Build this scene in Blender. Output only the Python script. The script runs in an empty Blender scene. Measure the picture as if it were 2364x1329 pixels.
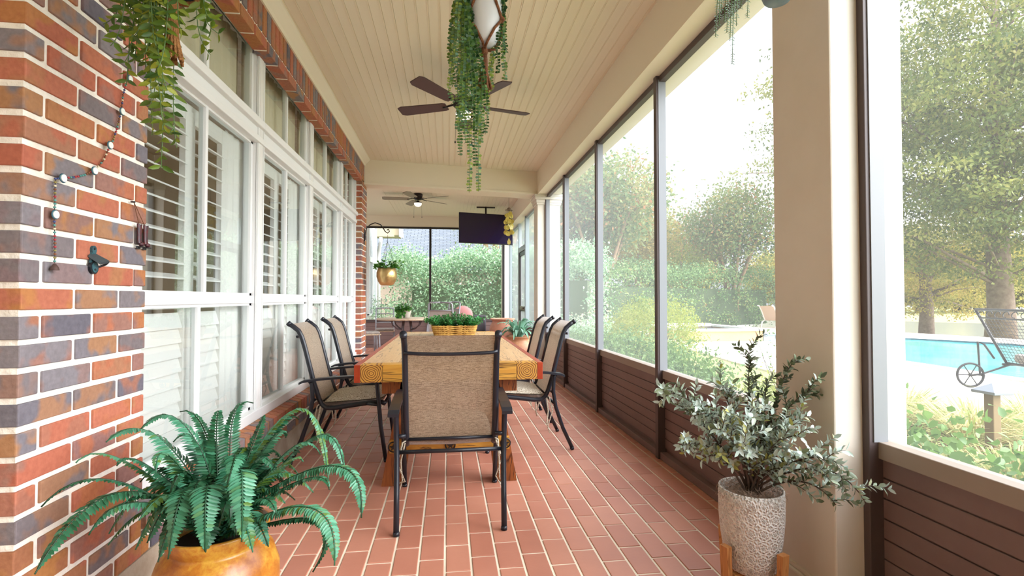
import bpy, bmesh, math, random
import numpy as np
from mathutils import Vector, Matrix
C = bpy.context.scene.collection
SC = bpy.context.scene
PI = math.pi
rng = np.random.default_rng(7)
random.seed(7)

# ------------------------------------------------------------ camera, world, exposure
H = 1.15; F = 1155.0
YAW = math.atan(149 / F); PIT = math.atan(25.5 / F * math.cos(YAW))
cd = bpy.data.cameras.new('camera'); cam = bpy.data.objects.new('camera', cd); C.objects.link(cam)
cam.location = (0, 0, H); cam.rotation_euler = (PI / 2 + PIT, 0, -YAW)
cd.sensor_width = 36; cd.sensor_fit = 'HORIZONTAL'; cd.lens = F / 2364 * 36; cd.clip_start = .05; cd.clip_end = 400
SC.camera = cam
SC.view_settings.view_transform = 'Standard'
try: SC.view_settings.look = 'None'
except Exception: pass
SC.view_settings.gamma = 1; SC.view_settings.use_curve_mapping = False
SC.view_settings.exposure = 1.95
SC.cycles.max_bounces = 12; SC.cycles.diffuse_bounces = 7; SC.cycles.transparent_max_bounces = 40
SC.cycles.glossy_bounces = 4; SC.cycles.transmission_bounces = 6

w = bpy.data.worlds.new('sky'); SC.world = w; w.use_nodes = True
nt = w.node_tree; nt.nodes.clear()
def N(nt, t, **k):
    n = nt.nodes.new(t)
    for a, b in k.items():
        if a in n.inputs: n.inputs[a].default_value = b
        else: setattr(n, a, b)
    return n
L = lambda nt, a, b: nt.links.new(a, b)
wo = N(nt, 'ShaderNodeOutputWorld'); bg = N(nt, 'ShaderNodeBackground'); tc = N(nt, 'ShaderNodeTexCoord')
mp = N(nt, 'ShaderNodeMapping'); mp.inputs['Scale'].default_value = (1, 1, 3.0)
nz = N(nt, 'ShaderNodeTexNoise', Scale=1.6, Detail=6.0, Roughness=.55)
rp = N(nt, 'ShaderNodeValToRGB'); rp.color_ramp.elements[0].position = .32; rp.color_ramp.elements[1].position = .72
rp.color_ramp.elements[0].color = (.60, .66, .76, 1); rp.color_ramp.elements[1].color = (1.0, 1.0, 1.0, 1)
L(nt, tc.outputs['Generated'], mp.inputs[0]); L(nt, mp.outputs[0], nz.inputs['Vector']); L(nt, nz.outputs['Fac'], rp.inputs[0])
L(nt, rp.outputs[0], bg.inputs['Color'])
# overcast: dim near the horizon ahead, brighter overhead and brightest round the veiled sun behind right
SUN = Vector((.80, -.42, .46)).normalized()
sx_ = N(nt, 'ShaderNodeSeparateXYZ'); L(nt, tc.outputs['Generated'], sx_.inputs[0])
dt = N(nt, 'ShaderNodeVectorMath', operation='DOT_PRODUCT'); L(nt, tc.outputs['Generated'], dt.inputs[0]); dt.inputs[1].default_value = SUN
mm = N(nt, 'ShaderNodeMath', operation='MAXIMUM'); mm.inputs[1].default_value = 0; L(nt, dt.outputs['Value'], mm.inputs[0])
pw = N(nt, 'ShaderNodeMath', operation='POWER'); pw.inputs[1].default_value = 2.6; L(nt, mm.outputs[0], pw.inputs[0])
zz = N(nt, 'ShaderNodeMapRange'); zz.inputs[1].default_value = .0; zz.inputs[2].default_value = .9; zz.inputs[3].default_value = .26; zz.inputs[4].default_value = 1.15; L(nt, sx_.outputs[2], zz.inputs[0])
sm = N(nt, 'ShaderNodeMath', operation='MULTIPLY_ADD'); sm.inputs[1].default_value = 3.0; L(nt, pw.outputs[0], sm.inputs[0]); L(nt, zz.outputs[0], sm.inputs[2])
L(nt, sm.outputs[0], bg.inputs['Strength'])
L(nt, bg.outputs[0], wo.inputs[0])
sd = bpy.data.lights.new('sun', 'SUN'); sd.energy = .9; sd.angle = math.radians(35); sd.color = (1, .97, .93)
so = bpy.data.objects.new('sun', sd); C.objects.link(so); so.rotation_euler = SUN.to_track_quat('Z', 'Y').to_euler()

# ------------------------------------------------------------ pixel ray helpers (photo frame -> world at a known depth or plane)
_f = Vector((math.sin(YAW) * math.cos(PIT), math.cos(YAW) * math.cos(PIT), math.sin(PIT)))
_r = Vector((math.cos(YAW), -math.sin(YAW), 0)); _u = _r.cross(_f)
def ray(x, y): return _f + _r * ((x - 1182) / F) - _u * ((y - 664.5) / F)
def onX(x, y, X): d = ray(x, y); return Vector((0, 0, H)) + d * (X / d.x)
def onY(x, y, Y): d = ray(x, y); return Vector((0, 0, H)) + d * (Y / d.y)
def onZ(x, y, Z=0): d = ray(x, y); return Vector((0, 0, H)) + d * ((Z - H) / d.z)

# ------------------------------------------------------------ materials
def hx(s):
    s = s.lstrip('#'); v = [int(s[i:i + 2], 16) / 255 for i in (0, 2, 4)]
    return tuple((a / 12.92 if a <= .04045 else ((a + .055) / 1.055) ** 2.4) for a in v) + (1,)
def mat(name, col, rough=.6, metal=0, spec=.5, bump=None, var=None, trans=0, sheen=0, coat=0):
    """bump=(scale,strength); var=(scale,color2,amount)"""
    m = bpy.data.materials.new(name); m.use_nodes = True; nt = m.node_tree; b = nt.nodes['Principled BSDF']
    b.inputs['Base Color'].default_value = hx(col); b.inputs['Roughness'].default_value = rough
    b.inputs['Metallic'].default_value = metal; b.inputs['Specular IOR Level'].default_value = spec
    b.inputs['Coat Weight'].default_value = coat
    t = N(nt, 'ShaderNodeTexCoord')
    if var:
        n = N(nt, 'ShaderNodeTexNoise', Scale=var[0], Detail=5.0, Roughness=.6); L(nt, t.outputs['Object'], n.inputs['Vector'])
        r = N(nt, 'ShaderNodeValToRGB'); r.color_ramp.elements[0].position = .35; r.color_ramp.elements[1].position = .68
        r.color_ramp.elements[0].color = hx(col); r.color_ramp.elements[1].color = hx(var[1])
        L(nt, n.outputs['Fac'], r.inputs[0]); L(nt, r.outputs[0], b.inputs['Base Color'])
    if bump:
        n = N(nt, 'ShaderNodeTexNoise', Scale=bump[0], Detail=4.0); L(nt, t.outputs['Object'], n.inputs['Vector'])
        bp = N(nt, 'ShaderNodeBump', Strength=bump[1], Distance=.01); L(nt, n.outputs['Fac'], bp.inputs['Height']); L(nt, bp.outputs[0], b.inputs['Normal'])
    return m
def ramp(nt, stops):
    r = N(nt, 'ShaderNodeValToRGB'); e = r.color_ramp.elements
    while len(e) < len(stops): e.new(.5)
    for i, (p, c) in enumerate(stops): e[i].position = p; e[i].color = hx(c)
    return r
def leafmat(name, cols, rough=.5, tr=.3, spec=.4):
    """cols ramped by the per-leaf random attribute"""
    m = bpy.data.materials.new(name); m.use_nodes = True; nt = m.node_tree; b = nt.nodes['Principled BSDF']; out = nt.nodes['Material Output']
    a = N(nt, 'ShaderNodeAttribute', attribute_name='rnd')
    r = ramp(nt, [(i / (len(cols) - 1), c) for i, c in enumerate(cols)]); L(nt, a.outputs['Fac'], r.inputs[0])
    L(nt, r.outputs[0], b.inputs['Base Color']); b.inputs['Roughness'].default_value = rough; b.inputs['Specular IOR Level'].default_value = spec
    t = N(nt, 'ShaderNodeBsdfTranslucent'); L(nt, r.outputs[0], t.inputs[0])
    mx = N(nt, 'ShaderNodeMixShader'); mx.inputs[0].default_value = tr
    L(nt, b.outputs[0], mx.inputs[1]); L(nt, t.outputs[0], mx.inputs[2]); L(nt, mx.outputs[0], out.inputs[0])
    return m
def brickmat():
    m = bpy.data.materials.new('brick'); m.use_nodes = True; nt = m.node_tree; b = nt.nodes['Principled BSDF']
    a = N(nt, 'ShaderNodeAttribute', attribute_name='rnd'); t = N(nt, 'ShaderNodeTexCoord')
    r1 = ramp(nt, [(0, '#a25a44'), (.28, '#a8644c'), (.46, '#a2683f'), (.6, '#8e6252'), (.68, '#6c6263'), (.86, '#7a7478'), (1, '#585560')])
    L(nt, a.outputs['Fac'], r1.inputs[0])
    # flashed patches: shift colour lookup by low frequency noise
    n = N(nt, 'ShaderNodeTexNoise', Scale=9.0, Detail=2.0); ad = N(nt, 'ShaderNodeVectorMath', operation='ADD')
    L(nt, t.outputs['Object'], ad.inputs[0]); L(nt, a.outputs['Color'], ad.inputs[1]); L(nt, ad.outputs[0], n.inputs['Vector'])
    r2 = ramp(nt, [(.47, '#000000'), (.56, '#ffffff')]); L(nt, n.outputs['Fac'], r2.inputs[0])
    r3 = ramp(nt, [(0, '#a4623a'), (.3, '#786468'), (.6, '#a87238'), (1, '#9a6c4c')])
    n4 = N(nt, 'ShaderNodeMath', operation='FRACT'); n5 = N(nt, 'ShaderNodeMath', operation='MULTIPLY'); n5.inputs[1].default_value = 7.3
    L(nt, a.outputs['Fac'], n5.inputs[0]); L(nt, n5.outputs[0], n4.inputs[0]); L(nt, n4.outputs[0], r3.inputs[0])
    mx = N(nt, 'ShaderNodeMix', data_type='RGBA'); ml = N(nt, 'ShaderNodeMath', operation='MULTIPLY'); ml.inputs[1].default_value = .75
    L(nt, r2.outputs[0], ml.inputs[0]); L(nt, ml.outputs[0], mx.inputs[0]); L(nt, r1.outputs[0], mx.inputs[6]); L(nt, r3.outputs[0], mx.inputs[7])
    n2 = N(nt, 'ShaderNodeTexNoise', Scale=70.0, Detail=4.0); L(nt, t.outputs['Object'], n2.inputs['Vector'])
    mx2 = N(nt, 'ShaderNodeMix', data_type='RGBA', blend_type='SOFT_LIGHT'); mx2.inputs[0].default_value = .4
    L(nt, mx.outputs[2], mx2.inputs[6]); L(nt, n2.outputs['Fac'], mx2.inputs[7]); L(nt, mx2.outputs[2], b.inputs['Base Color'])
    b.inputs['Roughness'].default_value = .75
    bp = N(nt, 'ShaderNodeBump', Strength=.5, Distance=.004); L(nt, n2.outputs['Fac'], bp.inputs['Height']); L(nt, bp.outputs[0], b.inputs['Normal'])
    return m
def tilemat():
    m = bpy.data.materials.new('floor_tile'); m.use_nodes = True; nt = m.node_tree; b = nt.nodes['Principled BSDF']
    a = N(nt, 'ShaderNodeAttribute', attribute_name='rnd'); t = N(nt, 'ShaderNodeTexCoord')
    r1 = ramp(nt, [(0, '#ac6f5a'), (.5, '#b47762'), (1, '#bb8069')]); L(nt, a.outputs['Fac'], r1.inputs[0])
    n = N(nt, 'ShaderNodeTexNoise', Scale=4.0, Detail=6.0, Roughness=.65); L(nt, t.outputs['Object'], n.inputs['Vector'])
    mx = N(nt, 'ShaderNodeMix', data_type='RGBA', blend_type='SOFT_LIGHT'); mx.inputs[0].default_value = .3
    L(nt, r1.outputs[0], mx.inputs[6]); L(nt, n.outputs['Fac'], mx.inputs[7]); L(nt, mx.outputs[2], b.inputs['Base Color'])
    mr = N(nt, 'ShaderNodeMapRange'); mr.inputs[3].default_value = .36; mr.inputs[4].default_value = .55
    L(nt, n.outputs['Fac'], mr.inputs[0]); L(nt, mr.outputs[0], b.inputs['Roughness']); b.inputs['Specular IOR Level'].default_value = .6
    n2 = N(nt, 'ShaderNodeTexNoise', Scale=60.0, Detail=3.0); L(nt, t.outputs['Object'], n2.inputs['Vector'])
    bp = N(nt, 'ShaderNodeBump', Strength=.12, Distance=.003); L(nt, n2.outputs['Fac'], bp.inputs['Height']); L(nt, bp.outputs[0], b.inputs['Normal'])
    return m
def woodmat(name, c1, c2, dark, axis='Y', knots=True, rough=.45, sc=1.0):
    m = bpy.data.materials.new(name); m.use_nodes = True; nt = m.node_tree; b = nt.nodes['Principled BSDF']
    t = N(nt, 'ShaderNodeTexCoord'); mp = N(nt, 'ShaderNodeMapping')
    s = {'X': (.8, 9, 9), 'Y': (9, .8, 9), 'Z': (9, 9, .8)}[axis]; mp.inputs['Scale'].default_value = [v * sc for v in s]
    a = N(nt, 'ShaderNodeAttribute', attribute_name='rnd'); ad = N(nt, 'ShaderNodeVectorMath', operation='MULTIPLY_ADD')
    ad.inputs[1].default_value = (1, 1, 1); L(nt, t.outputs['Object'], ad.inputs[0])
    sc7 = N(nt, 'ShaderNodeVectorMath', operation='SCALE'); sc7.inputs['Scale'].default_value = 7.0; L(nt, a.outputs['Color'], sc7.inputs[0]); L(nt, sc7.outputs[0], ad.inputs[2])
    L(nt, ad.outputs[0], mp.inputs[0])
    n = N(nt, 'ShaderNodeTexNoise', Scale=1.6, Detail=4.0, Distortion=1.5); L(nt, mp.outputs[0], n.inputs['Vector'])
    w_ = N(nt, 'ShaderNodeMath', operation='MULTIPLY'); w_.inputs[1].default_value = 9.0; fr = N(nt, 'ShaderNodeMath', operation='PINGPONG'); fr.inputs[1].default_value = 1.0
    L(nt, n.outputs['Fac'], w_.inputs[0]); L(nt, w_.outputs[0], fr.inputs[0])
    r = ramp(nt, [(0, c1), (.75, c2), (1, dark)]); L(nt, fr.outputs[0], r.inputs[0])
    n3 = N(nt, 'ShaderNodeTexNoise', Scale=.9, Detail=3.0); L(nt, mp.outputs[0], n3.inputs['Vector'])
    r3 = ramp(nt, [(.58, '#000000'), (.72, '#ffffff')]); L(nt, n3.outputs['Fac'], r3.inputs[0])
    mx = N(nt, 'ShaderNodeMix', data_type='RGBA'); mq = N(nt, 'ShaderNodeMath', operation='MULTIPLY'); mq.inputs[1].default_value = .65 if knots else 0
    L(nt, r3.outputs[0], mq.inputs[0]); L(nt, mq.outputs[0], mx.inputs[0]); L(nt, r.outputs[0], mx.inputs[6]); mx.inputs[7].default_value = hx(dark)
    L(nt, mx.outputs[2], b.inputs['Base Color']); b.inputs['Roughness'].default_value = rough
    return m
def endgrain():
    m = bpy.data.materials.new('end_grain'); m.use_nodes = True; nt = m.node_tree; b = nt.nodes['Principled BSDF']
    t = N(nt, 'ShaderNodeTexCoord'); wv = N(nt, 'ShaderNodeTexWave', wave_type='RINGS', rings_direction='Y', Scale=26.0, Distortion=5.0, Detail=2.0); wv.inputs['Detail Scale'].default_value = .8
    L(nt, t.outputs['Object'], wv.inputs['Vector']); r = ramp(nt, [(0, '#4a2612'), (.3, '#a06420'), (.7, '#c89a45'), (1, '#b98632')])
    L(nt, wv.outputs['Fac'], r.inputs[0]); L(nt, r.outputs[0], b.inputs['Base Color']); b.inputs['Roughness'].default_value = .5
    return m
def slingmat(name, c1, c2, hole=.1):
    m = bpy.data.materials.new(name); m.use_nodes = True; nt = m.node_tree; b = nt.nodes['Principled BSDF']; out = nt.nodes['Material Output']
    t = N(nt, 'ShaderNodeTexCoord'); mp = N(nt, 'ShaderNodeMapping'); mp.inputs['Scale'].default_value = (300, 60, 260)
    n = N(nt, 'ShaderNodeTexNoise', Scale=1.0, Detail=2.0); L(nt, t.outputs['Object'], mp.inputs[0]); L(nt, mp.outputs[0], n.inputs['Vector'])
    mp2 = N(nt, 'ShaderNodeMapping'); mp2.inputs['Scale'].default_value = (40, 40, 420); n2 = N(nt, 'ShaderNodeTexNoise', Scale=1.0, Detail=1.0)
    L(nt, t.outputs['Object'], mp2.inputs[0]); L(nt, mp2.outputs[0], n2.inputs['Vector'])
    ad = N(nt, 'ShaderNodeMath', operation='ADD'); L(nt, n.outputs['Fac'], ad.inputs[0]); L(nt, n2.outputs['Fac'], ad.inputs[1])
    hl = N(nt, 'ShaderNodeMath', operation='MULTIPLY'); hl.inputs[1].default_value = .5; L(nt, ad.outputs[0], hl.inputs[0])
    r = ramp(nt, [(.36, c1), (.6, c2)]); L(nt, hl.outputs[0], r.inputs[0]); L(nt, r.outputs[0], b.inputs['Base Color'])
    b.inputs['Roughness'].default_value = .5; b.inputs['Sheen Weight'].default_value = 1.0; b.inputs['Sheen Roughness'].default_value = .35
    tl = N(nt, 'ShaderNodeBsdfTranslucent'); L(nt, r.outputs[0], tl.inputs[0]); m1 = N(nt, 'ShaderNodeMixShader'); m1.inputs[0].default_value = .25
    tp = N(nt, 'ShaderNodeBsdfTransparent'); m2 = N(nt, 'ShaderNodeMixShader'); m2.inputs[0].default_value = hole
    L(nt, b.outputs[0], m1.inputs[1]); L(nt, tl.outputs[0], m1.inputs[2]); L(nt, m1.outputs[0], m2.inputs[1]); L(nt, tp.outputs[0], m2.inputs[2]); L(nt, m2.outputs[0], out.inputs[0])
    return m
def glassmat(name='window_glass', tint='#eef2f0', ior=1.7):
    m = bpy.data.materials.new(name); m.use_nodes = True; nt = m.node_tree; nt.nodes.clear(); out = N(nt, 'ShaderNodeOutputMaterial')
    g = N(nt, 'ShaderNodeBsdfGlossy'); g.inputs['Roughness'].default_value = .0; g.inputs['Color'].default_value = (.95, .95, .95, 1)
    tp = N(nt, 'ShaderNodeBsdfTransparent'); tp.inputs[0].default_value = hx(tint); fr = N(nt, 'ShaderNodeFresnel'); fr.inputs[0].default_value = ior
    mx = N(nt, 'ShaderNodeMixShader'); L(nt, fr.outputs[0], mx.inputs[0]); L(nt, tp.outputs[0], mx.inputs[1]); L(nt, g.outputs[0], mx.inputs[2]); L(nt, mx.outputs[0], out.inputs[0])
    return m
def screenmat(name, cover=.095, col='#b0b4b6'):
    """insect mesh: open area falls with the slant of view, wires scatter light"""
    m = bpy.data.materials.new(name); m.use_nodes = True; nt = m.node_tree; nt.nodes.clear(); out = N(nt, 'ShaderNodeOutputMaterial')
    g = N(nt, 'ShaderNodeNewGeometry'); d = N(nt, 'ShaderNodeVectorMath', operation='DOT_PRODUCT'); L(nt, g.outputs['Incoming'], d.inputs[0]); L(nt, g.outputs['Normal'], d.inputs[1])
    ab = N(nt, 'ShaderNodeMath', operation='ABSOLUTE'); L(nt, d.outputs['Value'], ab.inputs[0]); mx0 = N(nt, 'ShaderNodeMath', operation='MAXIMUM'); mx0.inputs[1].default_value = .12; L(nt, ab.outputs[0], mx0.inputs[0])
    dv = N(nt, 'ShaderNodeMath', operation='DIVIDE'); dv.inputs[0].default_value = 1.0; L(nt, mx0.outputs[0], dv.inputs[1])
    pw = N(nt, 'ShaderNodeMath', operation='POWER'); pw.inputs[0].default_value = 1 - cover; L(nt, dv.outputs[0], pw.inputs[1])
    df = N(nt, 'ShaderNodeBsdfDiffuse'); df.inputs[0].default_value = hx(col); tl = N(nt, 'ShaderNodeBsdfTranslucent'); tl.inputs[0].default_value = hx(col)
    m1 = N(nt, 'ShaderNodeMixShader'); m1.inputs[0].default_value = .5; L(nt, df.outputs[0], m1.inputs[1]); L(nt, tl.outputs[0], m1.inputs[2])
    tp = N(nt, 'ShaderNodeBsdfTransparent'); mx = N(nt, 'ShaderNodeMixShader'); L(nt, pw.outputs[0], mx.inputs[0]); L(nt, m1.outputs[0], mx.inputs[1]); L(nt, tp.outputs[0], mx.inputs[2]); L(nt, mx.outputs[0], out.inputs[0])
    return m
def emis(name, col, s):
    m = bpy.data.materials.new(name); m.use_nodes = True; b = m.node_tree.nodes['Principled BSDF']
    b.inputs['Base Color'].default_value = hx(col); b.inputs['Emission Color'].default_value = hx(col); b.inputs['Emission Strength'].default_value = s; return m
def paislymat():
    m = bpy.data.materials.new('paisley_fabric'); m.use_nodes = True; nt = m.node_tree; b = nt.nodes['Principled BSDF']
    t = N(nt, 'ShaderNodeTexCoord'); wv = N(nt, 'ShaderNodeTexWave', wave_type='RINGS', Scale=14.0, Distortion=14.0, Detail=3.0); wv.inputs['Detail Scale'].default_value = 1.6
    L(nt, t.outputs['Object'], wv.inputs['Vector']); v = N(nt, 'ShaderNodeTexVoronoi', Scale=110.0); L(nt, t.outputs['Object'], v.inputs['Vector'])
    ad = N(nt, 'ShaderNodeMath', operation='MULTIPLY_ADD'); L(nt, v.outputs['Distance'], ad.inputs[0]); ad.inputs[1].default_value = .35; L(nt, wv.outputs['Fac'], ad.inputs[2])
    r = ramp(nt, [(.3, '#cfc6b4'), (.45, '#8b7a5c'), (.62, '#6e604a'), (.8, '#c2b8a4')]); L(nt, ad.outputs[0], r.inputs[0]); L(nt, r.outputs[0], b.inputs['Base Color'])
    b.inputs['Roughness'].default_value = .85; return m
def potmat(name, c1, c2, c3, sc=7.0, rough=.35):
    m = bpy.data.materials.new(name); m.use_nodes = True; nt = m.node_tree; b = nt.nodes['Principled BSDF']; t = N(nt, 'ShaderNodeTexCoord')
    n = N(nt, 'ShaderNodeTexNoise', Scale=sc, Detail=7.0, Roughness=.7); L(nt, t.outputs['Object'], n.inputs['Vector'])
    r = ramp(nt, [(.35, c1), (.5, c2), (.62, c3), (.7, c2)]); L(nt, n.outputs['Fac'], r.inputs[0]); L(nt, r.outputs[0], b.inputs['Base Color'])
    b.inputs['Roughness'].default_value = rough; bp = N(nt, 'ShaderNodeBump', Strength=.25, Distance=.006); L(nt, n.outputs['Fac'], bp.inputs['Height']); L(nt, bp.outputs[0], b.inputs['Normal'])
    return m
M = dict(
    brick=brickmat(), mortar=mat('mortar', '#efeae0', .9, bump=(60, .5), var=(12, '#d6cfc2')), tile=tilemat(),
    grout=mat('grout', '#efe4ce', .9, var=(.9, '#bcae9a')), concrete=mat('curb_concrete', '#b3a693', .9, bump=(30, .4), var=(5, '#8f7d68')),
    cream=mat('cream_paint', '#ded4bf', .55), creambead=mat('cream_bead', '#e2d7bf', .5), crown=mat('crown_paint', '#dcd3c0', .5), colp=mat('column_paint', '#d2cbbe', .5, var=(3, '#ccc4b6')),
    white=mat('white_paint', '#dcdcda', .4), whitev=mat('vinyl_white', '#e0e2e2', .35), shutter=mat('shutter_white', '#f6f4f0', .5), curtain_reflection=mat('curtain_reflection', '#f0e6ce', .8),
    bronze=mat('bronze_aluminium', '#4c4140', .45, spec=.4), grey=mat('face_grey', '#7f8388', .4), brown=mat('brown_panel', '#75605c', .5, var=(4, '#6e5855'), bump=(20, .1)), railtop=mat('rail_taupe', '#8f8378', .5),
    greyw=mat('greyed_frame', '#93a0a4', .4), glass=glassmat(), screen=screenmat('insect_mesh'), inner=mat('interior_wall', '#d2c4aa', .9), inceil=mat('interior_ceiling', '#cdc2ae', .9),
    black=mat('black_powdercoat', '#1d2029', .35), dark=mat('dark_metal', '#20191a', .4), sling=slingmat('sling_fabric', '#7a6652', '#b8a48c', .07), paisley=paislymat(),
    tabletop=woodmat('table_top_wood', '#c39c6e', '#cfab80', '#8a6542', 'Y', True, .36, 1.0), tablefront=woodmat('table_front_wood', '#b98230', '#c9963e', '#4a240e', 'X', True, .4, 1.0),
    tableleg=woodmat('table_leg_wood', '#8a4a22', '#9c5a2b', '#41190b', 'Z', True, .4, 1.0), tablered=mat('red_stain', '#8e2c12', .35, var=(15, '#a03a18')), endg=endgrain(),
    terra=potmat('glazed_ochre', '#8a4a18', '#b06f26', '#c89c3c', 9.0, .3), terra2=potmat('terracotta', '#9b6746', '#b07a56', '#c49774', 4.0, .55), terra3=potmat('terracotta_pink', '#a5705a', '#b57f66', '#c09078', 3.0, .6),
    soil=mat('soil', '#2b1d16', 1), fern=None)
M['fernleaf'] = leafmat('fern_leaf', ['#173c22', '#2a6242', '#3f8060', '#5a9a7c', '#55752a'], .4, .2)
M['stem'] = mat('green_stem', '#4e6b3c', .6)
M['bark'] = mat('bark', '#6a584c', .95, bump=(25, 1.0), var=(6, '#8c7868'))
M['twig'] = mat('twig', '#4a3a30', .8)

# ------------------------------------------------------------ geometry builder
class G:
    def __init__(s): s.v = []; s.f = []; s.r = []; s.n = 0; s.mi = []; s.sm = []
    def add(s, V, Fc, r=None, mi=0, smooth=False):
        V = np.asarray(V, float).reshape(-1, 3); s.v.append(V)
        s.f += [tuple(int(i) + s.n for i in f) for f in Fc]; s.mi += [mi] * len(Fc); s.sm += [smooth] * len(Fc)
        s.r.append(np.full(len(V), random.random() if r is None else r) if not isinstance(r, np.ndarray) else r); s.n += len(V); return s
    def box(s, x0, x1, y0, y1, z0, z1, r=None, mi=0, bev=0):
        if bev > 0: return s.bbox(x0, x1, y0, y1, z0, z1, bev, r, mi)
        V = [(x, y, z) for z in (z0, z1) for y in (y0, y1) for x in (x0, x1)]
        return s.add(V, [(0, 2, 3, 1), (4, 5, 7, 6), (0, 1, 5, 4), (2, 6, 7, 3), (0, 4, 6, 2), (1, 3, 7, 5)], r, mi)
    def bbox(s, x0, x1, y0, y1, z0, z1, b, r=None, mi=0):
        bm = bmesh.new(); bmesh.ops.create_cube(bm, size=1)
        for v in bm.verts: v.co = Vector(((x0 + x1) / 2 + v.co.x * (x1 - x0), (y0 + y1) / 2 + v.co.y * (y1 - y0), (z0 + z1) / 2 + v.co.z * (z1 - z0)))
        bmesh.ops.bevel(bm, geom=bm.edges[:], offset=b, segments=2, affect='EDGES', profile=.5)
        bm.verts.index_update(); V = [v.co[:] for v in bm.verts]; Fc = [[v.index for v in f.verts] for f in bm.faces]; bm.free()
        return s.add(V, Fc, r, mi, False)
    def prism(s, pts, d0, d1, axis='y', r=None, mi=0):
        """pts 2D outline, extruded along axis: y -> (x,z), x -> (y,z), z -> (x,y)"""
        n = len(pts); mk = {'y': lambda a, b, d: (a, d, b), 'x': lambda a, b, d: (d, a, b), 'z': lambda a, b, d: (a, b, d)}[axis]
        V = [mk(a, b, d0) for a, b in pts] + [mk(a, b, d1) for a, b in pts]
        return s.add(V, [tuple(range(n))[::-1], tuple(range(n, 2 * n))] + [(i, (i + 1) % n, n + (i + 1) % n, n + i) for i in range(n)], r, mi)
    def tube(s, pts, rad, seg=8, r=None, mi=0, cap=True, flat=1.0):
        P = [Vector(p) for p in pts]; n = len(P); R = rad if isinstance(rad, (list, tuple)) else [rad] * n; V = []; up = None
        for i in range(n):
            d = (P[min(i + 1, n - 1)] - P[max(i - 1, 0)]).normalized()
            if up is None: a = Vector((0, 0, 1)) if abs(d.z) < .9 else Vector((0, 1, 0))
            else: a = up
            x = d.cross(a).normalized(); y = x.cross(d).normalized(); up = y
            for k in range(seg):
                t = 2 * PI * k / seg; V.append(P[i] + x * (math.cos(t) * R[i]) + y * (math.sin(t) * R[i] * flat))
        Fc = [(i * seg + k, i * seg + (k + 1) % seg, (i + 1) * seg + (k + 1) % seg, (i + 1) * seg + k) for i in range(n - 1) for k in range(seg)]
        if cap: Fc += [tuple(range(seg))[::-1], tuple(range((n - 1) * seg, n * seg))]
        return s.add([tuple(v) for v in V], Fc, r, mi, True)
    def lathe(s, prof, c=(0, 0, 0), seg=32, r=None, mi=0, sx=1, sy=1):
        V = [(c[0] + p[0] * math.cos(2 * PI * k / seg) * sx, c[1] + p[0] * math.sin(2 * PI * k / seg) * sy, c[2] + p[1]) for p in prof for k in range(seg)]
        Fc = [(i * seg + k, i * seg + (k + 1) % seg, (i + 1) * seg + (k + 1) % seg, (i + 1) * seg + k) for i in range(len(prof) - 1) for k in range(seg)]
        return s.add(V, Fc, r, mi, True)
    def ball(s, c, rad, seg=12, r=None, mi=0, sc=(1, 1, 1)):
        n = max(4, seg // 2); pr = [(math.sin(PI * i / n) * rad, -math.cos(PI * i / n) * rad * sc[2]) for i in range(n + 1)]
        return s.lathe([(max(a, 1e-5), b) for a, b in pr], c, seg, r, mi, sc[0], sc[1])
    def disc(s, c, rad, seg=24, r=None, mi=0):
        V = [(c[0] + rad * math.cos(2 * PI * k / seg), c[1] + rad * math.sin(2 * PI * k / seg), c[2]) for k in range(seg)]
        return s.add(V, [tuple(range(seg))], r, mi)
    def sheet(s, rows, thick=0, r=None, mi=0, smooth=True):
        """rows: grid of points"""
        n = len(rows); m = len(rows[0]); V = [tuple(p) for row in rows for p in row]
        Fc = [(i * m + j, i * m + j + 1, (i + 1) * m + j + 1, (i + 1) * m + j) for i in range(n - 1) for j in range(m - 1)]
        return s.add(V, Fc, r, mi, smooth)
    def leaves(s, P, D, Nn, Ln, Wd, kind='quad', rn=None, mi=0):
        P = np.asarray(P, float).reshape(-1, 3); n = len(P); D = np.asarray(D, float).reshape(-1, 3); Nn = np.asarray(Nn, float).reshape(-1, 3)
        D = D / (np.linalg.norm(D, axis=1, keepdims=True) + 1e-9); S = np.cross(D, Nn); S /= (np.linalg.norm(S, axis=1, keepdims=True) + 1e-9); Nn = np.cross(S, D)
        Ln = np.broadcast_to(np.asarray(Ln, float), (n,)); Wd = np.broadcast_to(np.asarray(Wd, float), (n,))
        T, FF = {'quad': ([(0, 0, 0), (.45, .5, .04), (1, 0, -.05), (.45, -.5, .04)], [(0, 1, 2, 3)]),
             'fold': ([(0, 0, 0), (.3, .45, .06), (.7, .36, .04), (1, 0, -.08), (.7, -.36, .04), (.3, -.45, .06), (.35, 0, -.02), (.7, 0, -.03)],
                      [(0, 1, 6), (1, 2, 7, 6), (2, 3, 7), (0, 6, 5), (6, 7, 4, 5), (7, 3, 4)]),
             'round': ([(0, 0, 0), (.15, .35, .02), (.5, .5, .05), (.85, .35, .02), (1, 0, 0), (.85, -.35, .02), (.5, -.5, .05), (.15, -.35, .02)], [(0, 1, 2, 3, 4, 5, 6, 7)])}[kind]
        T = np.array(T); k = len(T)
        V = P[:, None, :] + D[:, None, :] * (T[None, :, 0:1] * Ln[:, None, None]) + S[:, None, :] * (T[None, :, 1:2] * Wd[:, None, None]) + Nn[:, None, :] * (T[None, :, 2:3] * Ln[:, None, None])
        rn = rng.random(n) if rn is None else np.asarray(rn)
        off = (np.arange(n) * k)
        Fc = []
        for f in FF: Fc += (off[:, None] + np.array(f)[None, :]).tolist()
        return s.add(V.reshape(-1, 3), Fc, np.repeat(rn, k), mi, kind != 'quad')
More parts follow.
